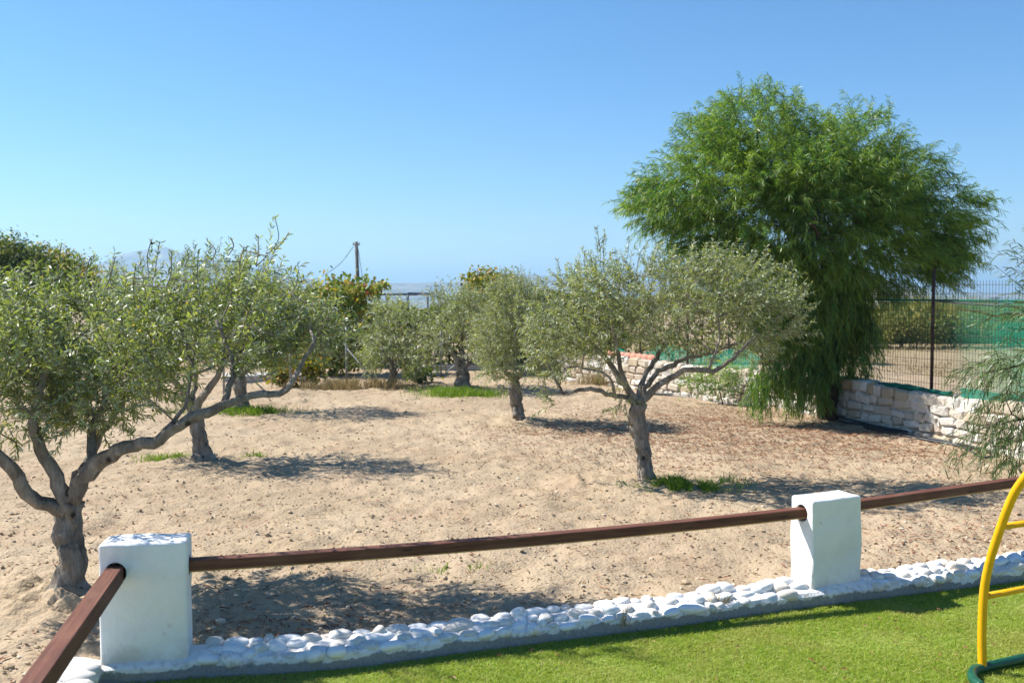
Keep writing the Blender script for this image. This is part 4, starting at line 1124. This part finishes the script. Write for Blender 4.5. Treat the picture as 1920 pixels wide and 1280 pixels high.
def terracotta():
    s0, s1 = s_for_px(1235), s_for_px(1135); root = empty('tile_coping', (*wall_pt(s0, .2)[0], .6)); tag(root, 'terracotta ridge tiles on the far wall behind the centre olive', 'tiles'); rl = np.array(root.location)
    nn = 9
    for i in range(nn):
        a, b = s0 + (s1 - s0) * i / nn, s0 + (s1 - s0) * (i + 1.08) / nn; pa, _ = wall_pt(a, .18); pb, _ = wall_pt(b, .18)
        mb = MB(); tube(mb, np.array([(pa[0], pa[1], .665), (pb[0], pb[1], .672)]) - rl, [.06, .07], 12); mb.build('tile', M['terracotta'], root, True)
    mb = MB(); P = [(*wall_pt(s, .13)[0], .62) for s in np.linspace(s0 - .8, s1 + .4, 16)]; 
terracotta()

def ground_pipe(label, px, dz, r=.014, seed=0, name='irrigation_pipe'):
    q = np.random.default_rng(seed); P = []
    for x, y in px:
        p = at(x, y, SOILZ); P.append((p[0], p[1], soil_z(np.array(p[0]), np.array(p[1])) + r * .8 + dz))
    mb = MB(); Q = spline(P, 12); tube(mb, Q, r, 8); o = mb.build(name, M['pipe'], None, True); tag(o, label, 'pipe', 'black irrigation pipes by the stone wall')
ground_pipe('upper black irrigation pipe hugging the foot of the stone wall right of the acacia', [(1560, 789), (1650, 806), (1720, 818), (1800, 832), (1880, 850)], .03)
ground_pipe('middle black irrigation pipe lying along the stone wall right of the acacia', [(1570, 793), (1640, 806), (1700, 819), (1790, 834), (1870, 856)], .016)
ground_pipe('black pipe looping out from the wall onto the soil by the right acacia', [(1620, 804), (1700, 823), (1790, 836), (1815, 845), (1840, 857), (1870, 858)], .004)
ground_pipe('upper grey pipe along the far wall left of the tall acacia', [(1215, 735), (1260, 738), (1310, 742), (1360, 750), (1420, 762)], .02)
ground_pipe('middle grey pipe along the far wall left of the tall acacia', [(1225, 738), (1265, 741), (1320, 746), (1370, 754), (1420, 764)], .012)
ground_pipe('lowest grey pipe on the soil left of the tall acacia', [(1215, 740), (1260, 742), (1320, 749), (1380, 758), (1430, 766)], 0)

# ------------------------------------------------------------------ weeds
def patch(name, label, c, rx, ry, n, h, w, material, cat, lean=.7, kind='stuff'):
    a = rng.normal(0, .45, (n, 2)); P = np.stack((c[0] + a[:, 0] * rx, c[1] + a[:, 1] * ry), 1); cl = fbm(P[:, 0] * 6, P[:, 1] * 6, 2, 41) > -.25; P = P[cl]; m = len(P)
    V, T = blades(P, soil_z(P[:, 0], P[:, 1]), h * (.4 + .8 * rng.random(m)), np.full(m, w) * (.6 + .8 * rng.random(m)), lean)
    V[:, 2] += .003
    o = link(name, tri_mesh(name, V, T), M[material]); tag(o, label, cat, kind=kind); return o
patch('grass_ring', 'bright green grass ring round the olive tree near the back fence', at(868, 741, SOILZ), .75, .6, 3200, .15, .008, 'weed_blade', 'grass')
patch('weeds', 'green weeds at the foot of the olive tree right of centre', at(1285, 914, SOILZ), .5, .24, 2600, .095, .0055, 'weed_blade', 'weeds', 1.2)
patch('weeds', 'green weeds left of the leaning trunk on the left', at(312, 860, SOILZ), .3, .16, 700, .07, .006, 'weed_blade', 'weeds', 1.2)
patch('weeds', 'small weed tuft right of the leaning trunk on the left', at(482, 855, SOILZ), .16, .1, 260, .06, .006, 'weed_blade', 'weeds', 1.2)
patch('weeds', 'bright weeds around the foot of the farther left olive', at(450, 775, SOILZ), .75, .35, 2400, .12, .008, 'weed_blade', 'weeds')
patch('weeds', 'sparse seedlings in the shade between the pillars', at(850, 1068, SOILZ), .25, .12, 150, .045, .004, 'weed_blade', 'weeds', 1.2)
patch('dry_grass', 'dry yellow grass along the foot of the back fence', at(660, 728, SOILZ) , 1.2, .35, 3000, .22, .007, 'dry_blade', 'grass')
patch('dry_grass', 'dry yellow grass at the far end of the stone wall', at(1120, 722, SOILZ), .5, .3, 900, .28, .008, 'dry_blade', 'grass')
patch('dry_tuft', 'dry grass tuft growing out of the border onto the turf', at(1160, 1190, 0), .06, .03, 90, .13, .003, 'dry_blade', 'grass', 1.0)
patch('dry_tuft', 'dry grass tuft at the foot of the right pillar', at(1350, 1156, 0), .09, .03, 110, .09, .003, 'dry_blade', 'grass', 1.2)

# ------------------------------------------------------------------ back fence, shed, vine, pergola
def post_run():
    root = empty('wire_fence', tuple(at(732, 720, SOILZ))); tag(root, 'low galvanised post and wire fence along the back of the orchard', 'fence'); rl = np.array(root.location)
    line = [at(300, 748, SOILZ), at(420, 740, SOILZ), at(545, 732, SOILZ), at(650, 726, SOILZ), at(732, 720, SOILZ), at(827, 707, SOILZ), at(915, 702, SOILZ), at(1000, 700, SOILZ)]
    for p in line:
        mb = MB(); tube(mb, np.array([p - (0, 0, .1), p + (0, 0, 1.15)]) - rl, .021, 8); mb.build('post', M['galv'], root, True)
    for a, dx, dy in ((1, .75, .1), (3, .68, -.2), (4, .3, .1), (4, -.7, .2), (5, .62, .1), (5, -.35, .1)):
        p = line[a] + (0, 0, 0); q = p + (dx, dy, 0)
        t0, t1 = (p + (0, 0, .75), q) if (a, dx) not in ((4, .3), (5, .62)) else (p, q + (0, 0, .55))
        mb = MB(); tube(mb, np.array([t0, t1]) - rl, .014, 6); mb.build('brace', M['galv'], root, True)
    mb = MB()
    for z in (.3, .6, .9, 1.1): tube(mb, np.array(line) + (0, 0, z) - rl, .004, 4, False)
    mb.build('wire', M['wire'], root)
post_run()
def ledge(label, a, b, w, h, Yadd):
    p, q = at(*a, SOILZ), at(*b, SOILZ); c = (p + q) / 2; d = q - p; mb = MB(); L = np.linalg.norm(d[:2])
    box(mb, (0, 0, h / 2 - .05), (L, w, h + .1)); o = mb.build('concrete_ledge', M['concrete']); o.location = (c[0], c[1] + Yadd, SOILZ); o.rotation_euler = (0, 0, math.atan2(d[1], d[0])); tag(o, label, 'ledge')
ledge('pale concrete ledge behind the fence right of the drooping olive', (770, 701), (985, 694), .5, .12, .8)
ledge('pale concrete ledge behind the fence left of the shed', (390, 722), (560, 718), .9, .12, 1.0)

def shed():
    Y = 23.0; c = atY(610, 700, Y); root = empty('stone_shed', (c[0], Y, 0)); tag(root, 'low brown stone shed with a black tarpaulin roof, half hidden by the vine', 'shed')
    w, dp, h = 3.6, 2.4, 1.05
    mb = MB(); box(mb, (-.6, dp / 2, h / 2), (w, dp, h)); mb.build('wall', M['brown_wall'], root)
    mb = MB(); x0, x1 = -2.5, 1.25
    V = [(x0, -.15, h), (x1, -.15, h - .0), (x1, dp + .15, h), (x0, dp + .15, h), (x0 + .2, dp / 2, 1.75), (x1 - .75, dp / 2, 1.72), (x0, -.15, h - .08), (x1, -.15, h - .08), (x1, dp + .15, h - .08), (x0, dp + .15, h - .08)]
    T = [(0, 1, 5), (0, 5, 4), (1, 2, 5), (2, 3, 4), (2, 4, 5), (3, 0, 4), (0, 6, 7), (0, 7, 1), (1, 7, 8), (1, 8, 2), (2, 8, 9), (2, 9, 3), (3, 9, 6), (3, 6, 0), (6, 8, 7), (6, 9, 8)]
    mb.add(V, T); mb.build('roof', M['tarp'], root)
    mb = MB(); box(mb, (.35, -.02, .45), (.6, .06, .9)); dr = mb.build('door', M['pole'], root)
    mb = MB(); box(mb, (.56, -.07, .45), (.05, .05, .12)); mb.build('handle', M['galv'], dr)
shed()
def broadleaf_cloud(P, r, L, W, up=.2):
    n = len(P); D = nrm(r.normal(size=(n, 3)) + np.array((0, -.2, -.2))); U = nrm(np.cross(D, r.normal(size=(n, 3)) * .7 + np.array((0, -.3, .8)))); return D, U
def bushy(name, label, cat, Y0, crown, n, seed, leaf, L, W, foot_px, trunk_r=.05, group=None, clump=.22, per=26, stem=True):
    r = np.random.default_rng(seed); foot = np.array((*atY(foot_px[0], foot_px[1], Y0)[:2], .02)); t = Tree(foot, seed)
    cmid = np.mean([atY(s_[0], s_[1], Y0 + s_[4]) for s_ in crown], axis=0)
    ti = t.limb_line([foot - (0, 0, .1), foot * .6 + cmid * .4 + (0, 0, 0), cmid], trunk_r, trunk_r * .3, 0, step=.12, jit=.02)
    T, ctr = ellips(Y0, crown, r, n, .65); T = T[T[:, 2] > .15]; tips = t.grow(T, pen=.1); t.radii(.003)
    root = empty(name, tuple(foot)); tag(root, label, cat, group); t.wood(root, M['acacia_bark'], .4)
    P = np.repeat(T, per, 0) + r.normal(0, clump, (len(T) * per, 3)) * (1, 1, .8); P = P[P[:, 2] > .06]; D, U = broadleaf_cloud(P, r, L, W); k = len(P)
    link('crown', leaf_mesh('crown', P - foot, D, U, L * (.6 + .8 * r.random(k)), W * (.6 + .8 * r.random(k)), .3), M[leaf], root)
    return root
bushy('grape_vine', 'climbing vine with green, yellow and red leaves over the shed roof', 'vine', 21.0, [(600, 570, 45, 35, 0, .7), (650, 555, 45, 35, .2, .7), (590, 630, 35, 45, -.3, .4), (620, 680, 30, 35, -.4, .3), (690, 545, 14, 12, 0, .3), (655, 625, 20, 30, -.2, .3), (580, 600, 40, 45, 0, .5), (640, 600, 40, 40, -.2, .4), (660, 660, 25, 35, -.3, .3)], 330, 51, 'vine_leaf', .10, .075, (625, 715), .04, per=22, clump=.15)
bushy('vine_shoot', 'single arching vine shoot with reddish leaves over the pergola bar', 'vine', 21.5, [(712, 537, 6, 5, 0, .1), (722, 534, 6, 3, 0, .1), (703, 545, 5, 6, 0, .1)], 12, 52, 'vine_leaf', .09, .07, (700, 705), .012, per=7, clump=.05)
bushy('orange_bush', 'small bush with orange flowers beneath the pergola bars', 'bush', 22.5, [(752, 578, 10, 8, 0, .2), (745, 590, 12, 12, 0, .2), (756, 640, 14, 40, 0, .3)], 30, 53, 'vine_leaf', .09, .07, (752, 705), .02, per=16, clump=.08)
bushy('leafy_bush', 'leafy green bush at the foot of the back fence brace', 'bush', at(785, 716, SOILZ)[1], [(785, 700, 22, 12, 0, .25), (765, 706, 18, 8, 0, .2)], 40, 54, 'far_leaf', .10, .06, (780, 716), .015, per=22, clump=.09)
bushy('yellow_tree', 'round tree with yellow and orange leaves rising behind the middle olives', 'tree', 21.5, [(905, 530, 28, 20, 0, .7), (935, 535, 28, 20, .2, .7), (915, 560, 40, 30, 0, .8), (930, 600, 40, 50, 0, .8)], 170, 55, 'yellow_leaf', .09, .05, (920, 700), .06, per=44, clump=.13)
bushy('broad_tree', 'dark green broad tree at the far left beyond the orchard', 'tree', 34.0, [(0, 500, 60, 45, 0, 1.6), (30, 480, 38, 35, 0, 1.2), (60, 500, 40, 35, .5, 1.2), (-60, 490, 60, 50, 0, 1.6), (70, 530, 50, 30, -.5, 1.2), (20, 545, 80, 35, 0, 1.6)], 420, 56, 'far_leaf', .12, .06, (20, 640), .14, 'trees beyond the orchard', .26, 60)
bushy('broad_tree', 'yellowish green tree beside the dark one at the far left', 'tree', 36.0, [(110, 505, 40, 28, 0, 1.2), (150, 520, 35, 25, 0, 1.0), (90, 490, 25, 22, 0, .8), (130, 550, 50, 30, 0, 1.2)], 240, 57, 'yellow_leaf', .12, .06, (115, 635), .12, 'trees beyond the orchard', .26, 50)
bushy('yellow_flower_bush', 'small yellow flowering bush behind the large left olive', 'bush', 15.0, [(110, 738, 14, 9, 0, .2), (230, 725, 14, 9, 0, .2)], 24, 58, 'yellow_leaf', .07, .05, (120, 752), .015, per=20, clump=.08)

def hedge(label, x0, x1, Y, ztop, n, seed, leaf='far_leaf'):
    r = np.random.default_rng(seed); a, b = atY(x0, 600, Y)[0], atY(x1, 600, Y)[0]; c = np.array(((a + b) / 2, Y, 0.0)); root = empty('hedge', tuple(c)); tag(root, label, 'hedge')
    x = a + (b - a) * r.random(n); y = Y + .9 * r.random(n); top = ztop * (1 + .10 * fbm(x * 1.1, y * .5, 3, seed)); z = top * (.06 + .94 * np.where(r.random(n) < .5, r.random(n), 1 - .3 * r.random(n) ** 2))
    P = np.stack((x, y, z), 1); D, U = broadleaf_cloud(P, r, .1, .06); link('foliage', leaf_mesh('foliage', P - c, D, U, .10 * (.6 + .8 * r.random(n)), .055 * (.6 + .8 * r.random(n)), .3), M[leaf], root)
    for k in range(int((b - a) / .8)):
        mb = MB(); q = np.array((a + .4 + k * .8, Y + .45, 0.0)); tube(mb, np.array([q - (0, 0, .1), q + (r.normal(0, .08), 0, ztop * .5), q + (r.normal(0, .15), 0, ztop * .85)]) - c, [.03, .02, .008], 6); mb.build('stem', M['acacia_bark'], root, True)
hedge('dark green hedge in front of the pergola behind the drooping olive', 680, 1010, 22.4, 1.5, 9000, 81)
hedge('dark hedge at the back left behind the farther left olives', 60, 600, 28.0, 1.85, 16000, 82)
bushy('leafy_bush', 'bright green bush at the fence foot left of the vine', 'bush', at(560, 728, SOILZ)[1], [(560, 690, 40, 28, .4, .4), (520, 700, 25, 18, .4, .3)], 60, 59, 'yellow_leaf', .10, .06, (555, 724), .02, per=26, clump=.1)
bushy('wall_shrub', 'loose pale green shrub before the far wall left of the tall acacia', 'shrub', at(1350, 757, SOILZ)[1], [(1345, 705, 45, 28, 0, .3), (1390, 715, 35, 30, 0, .3), (1300, 712, 25, 18, 0, .25)], 70, 60, 'acacia_leaf', .10, .012, (1360, 752), .015, per=30, clump=.1)
hedge('tall loose hedge between the middle olives at the far end of the wall', 930, 1180, 23.4, 1.7, 9000, 84)
hedge('hedge beyond the far wall seen through the crown of the centre olive', 1010, 1560, 25.5, 1.75, 14000, 83, 'reed_leaf')
def pergola():
    Y = 24.0; root = empty('pergola_frame', (*atY(740, 600, Y)[:2], 0)); tag(root, 'grey metal pergola frame beyond the drooping olive tree', 'pergola'); rl = np.array(root.location)
    top = atY(740, 552, Y)[2]; xs = [atY(px, 600, Y)[0] for px in (640, 725, 765)]; pts = [(x, Y) for x in xs]
    for x, y in pts + [(xs[0] + .6, Y + 2.2), (xs[2] + .3, Y + 2.2)]:
        mb = MB(); tube(mb, np.array([(x, y, -.1), (x, y, top)]) - rl, .03, 8); mb.build('post', M['galv'], root, True)
    for a, b in (((xs[0] - .3, Y, top), (xs[2] + .25, Y, top)), ((xs[0] + .3, Y + 2.2, top + .03), (xs[2] + .5, Y + 2.2, top + .0)), ((xs[0], Y, top + .03), (xs[0] + .6, Y + 2.2, top + .03)), ((xs[2], Y, top + .03), (xs[2] + .3, Y + 2.2, top + .03))):
        mb = MB(); tube(mb, np.array([a, b]) - rl, .026, 8); mb.build('beam', M['galv'], root, True)
pergola()

def utility():
    Y = 80.0; top = atY(668, 453, Y); root = empty('utility_pole', (top[0] + .1, Y, 0)); tag(root, 'tall dark wooden utility pole with a stay wire standing against the sky', 'pole'); rl = np.array(root.location)
    mb = MB(); tube(mb, np.array([(rl[0] + .1, Y, -.3), top]) - rl, [.19, .13], 10); mb.build('shaft', M['pole'], root, True)
    mb = MB(); tube(mb, np.array([top + (-.28, 0, -.25), top + (.28, 0, -.25)]) - rl, .05, 6); arm = mb.build('crossarm', M['pole'], root, True)
    for dx in (-.24, .24):
        mb = MB(); tube(mb, np.array([top + (dx, 0, -.22), top + (dx, 0, -.05)]) - rl, .045, 8); mb.build('insulator', M['galv'], arm, True)
    mb = MB(); tube(mb, np.array([top + (.15, 0, -.6), (top[0] + .95, Y, 0)]) - rl, .02, 5); mb.build('stay_wire', M['wire'], root)
    a = top + (-.24, 0, -.12); b = atY(-250, 560, 95); t_ = np.linspace(0, 1, 30)[:, None]; P = a * (1 - t_) + b * t_; P[:, 2] -= 3.2 * 4 * (t_ * (1 - t_))[:, 0] * .55
    P2 = spline([atY(663, 462, Y), atY(640, 492, Y), atY(615, 511, Y), atY(588, 524, Y), atY(540, 538, Y), atY(450, 545, Y)], 8)
    mb = MB(); tube(mb, P2, .022, 5, False); o = mb.build('overhead_cable', M['wire']); tag(o, 'thin overhead cable sagging left from the utility pole', 'cable')
utility()

# ------------------------------------------------------------------ behind the right fence
def reeds():
    for k, (x0, x1, Y, n, lab) in enumerate(((1560, 1905, 36.0, 16000, 'tall yellow green reeds in the field behind the mesh fence'),)):
        c0, c1 = atY(x0, 640, Y)[0], atY(x1 + 200, 640, Y)[0]; xs = c0 + (c1 - c0) * rng.random(n); ys = Y + 3.0 * rng.random(n); h = (1.85 + .4 * fbm(xs * .9, ys * .7, 3, 61)) * (.5 + .55 * rng.random(n))
        V, T = blades(np.stack((xs, ys), 1), np.full(n, -.03), h, .03 + .03 * rng.random(n), .28)
        tag(link('reed_bed', tri_mesh('reed_bed', V, T), M['reed_leaf']), lab, 'reeds', kind='stuff')
reeds()
def scrub():
    n = 9000; x = 3.5 + 14 * rng.random(n); y = 15 + 20 * rng.random(n); ok = (x > 3.0 + (22 - y) * .45) & (fbm(x * .6, y * .6, 3, 77) > -.15) & (x > np.interp(y, WALL[:, 1], WALL[:, 0]) + .8); x, y = x[ok], y[ok]; m = len(x)
    V, T = blades(np.stack((x, y), 1), np.full(m, -.03), .08 + .16 * rng.random(m) ** 2, .012 + .01 * rng.random(m), 1.4)
    tag(link('dry_scrub', tri_mesh('dry_scrub', V, T), M['dry_blade']), 'dry brown grass over the field behind the mesh fence', 'grass', kind='stuff')
scrub()
for k, (px, rx, lab) in enumerate(((1690, 55, 'green bush in the field left of the rusty fence post'), (1790, 50, 'darker green bush in the field right of the rusty fence post'), (1590, 60, 'green bush in the field behind the acacia trunk'), (1900, 60, 'bush in the field behind the teal net'))):
    bushy('field_bush', lab, 'bush', 33.0 + k * .4, [(px, 606 + 8 * (k % 2), rx * .8, 24, 0, .9), (px - rx * .6, 620, rx * .5, 16, 0, .7), (px + rx * .6, 616, rx * .45, 18, 0, .7)], 120, 70 + k, 'far_leaf' if k % 2 else 'reed_leaf', .12, .05, (px, 640), .05, 'bushes in the field behind the fence', .2, 40)

def far_house(label, px, py, Y, w, h):
    c = atY(px, py, Y); root = empty('white_house', (c[0], Y, 0)); tag(root, label, 'house', 'far white houses')
    z = c[2]; mb = MB(); box(mb, (0, 0, z / 2), (w, w * .8, z)); mb.build('wall', M['white_wall'], root)
    mb = MB(); box(mb, (0, 0, z + .15), (w * 1.04, w * .84, .3)); mb.build('roof', M['concrete'], root)
    for dx in (-.3, 0, .3):
        mb = MB(); box(mb, (w * dx, -w * .4 - .03, z * .55), (w * .1, .08, z * .3)); mb.build('window', M['tarp'], root)
far_house('far white house showing above the reeds behind the mesh fence', 1668, 547, 150, 5.5, 4)
far_house('smaller far white house right of the other above the reeds', 1702, 549, 160, 4, 3)

# ------------------------------------------------------------------ haze
def haze():
    mb = MB(); box(mb, (0, 5500, 75), (17000, 11600, 250)); m = bpy.data.materials.new('haze'); m.use_nodes = True; nt = m.node_tree
    for n in list(nt.nodes):
        if n.type != 'OUTPUT_MATERIAL': nt.nodes.remove(n)
    v = nt.nodes.new('ShaderNodeVolumePrincipled'); v.inputs['Color'].default_value = (.46, .74, 1, 1); v.inputs['Density'].default_value = .00028; v.inputs['Anisotropy'].default_value = .2
    nt.links.new(v.outputs[0], nt.nodes['Material Output'].inputs['Volume'])
    o = mb.build('haze', m); tag(o, 'pale blue haze in front of the far hills', 'haze', kind='stuff')
haze()
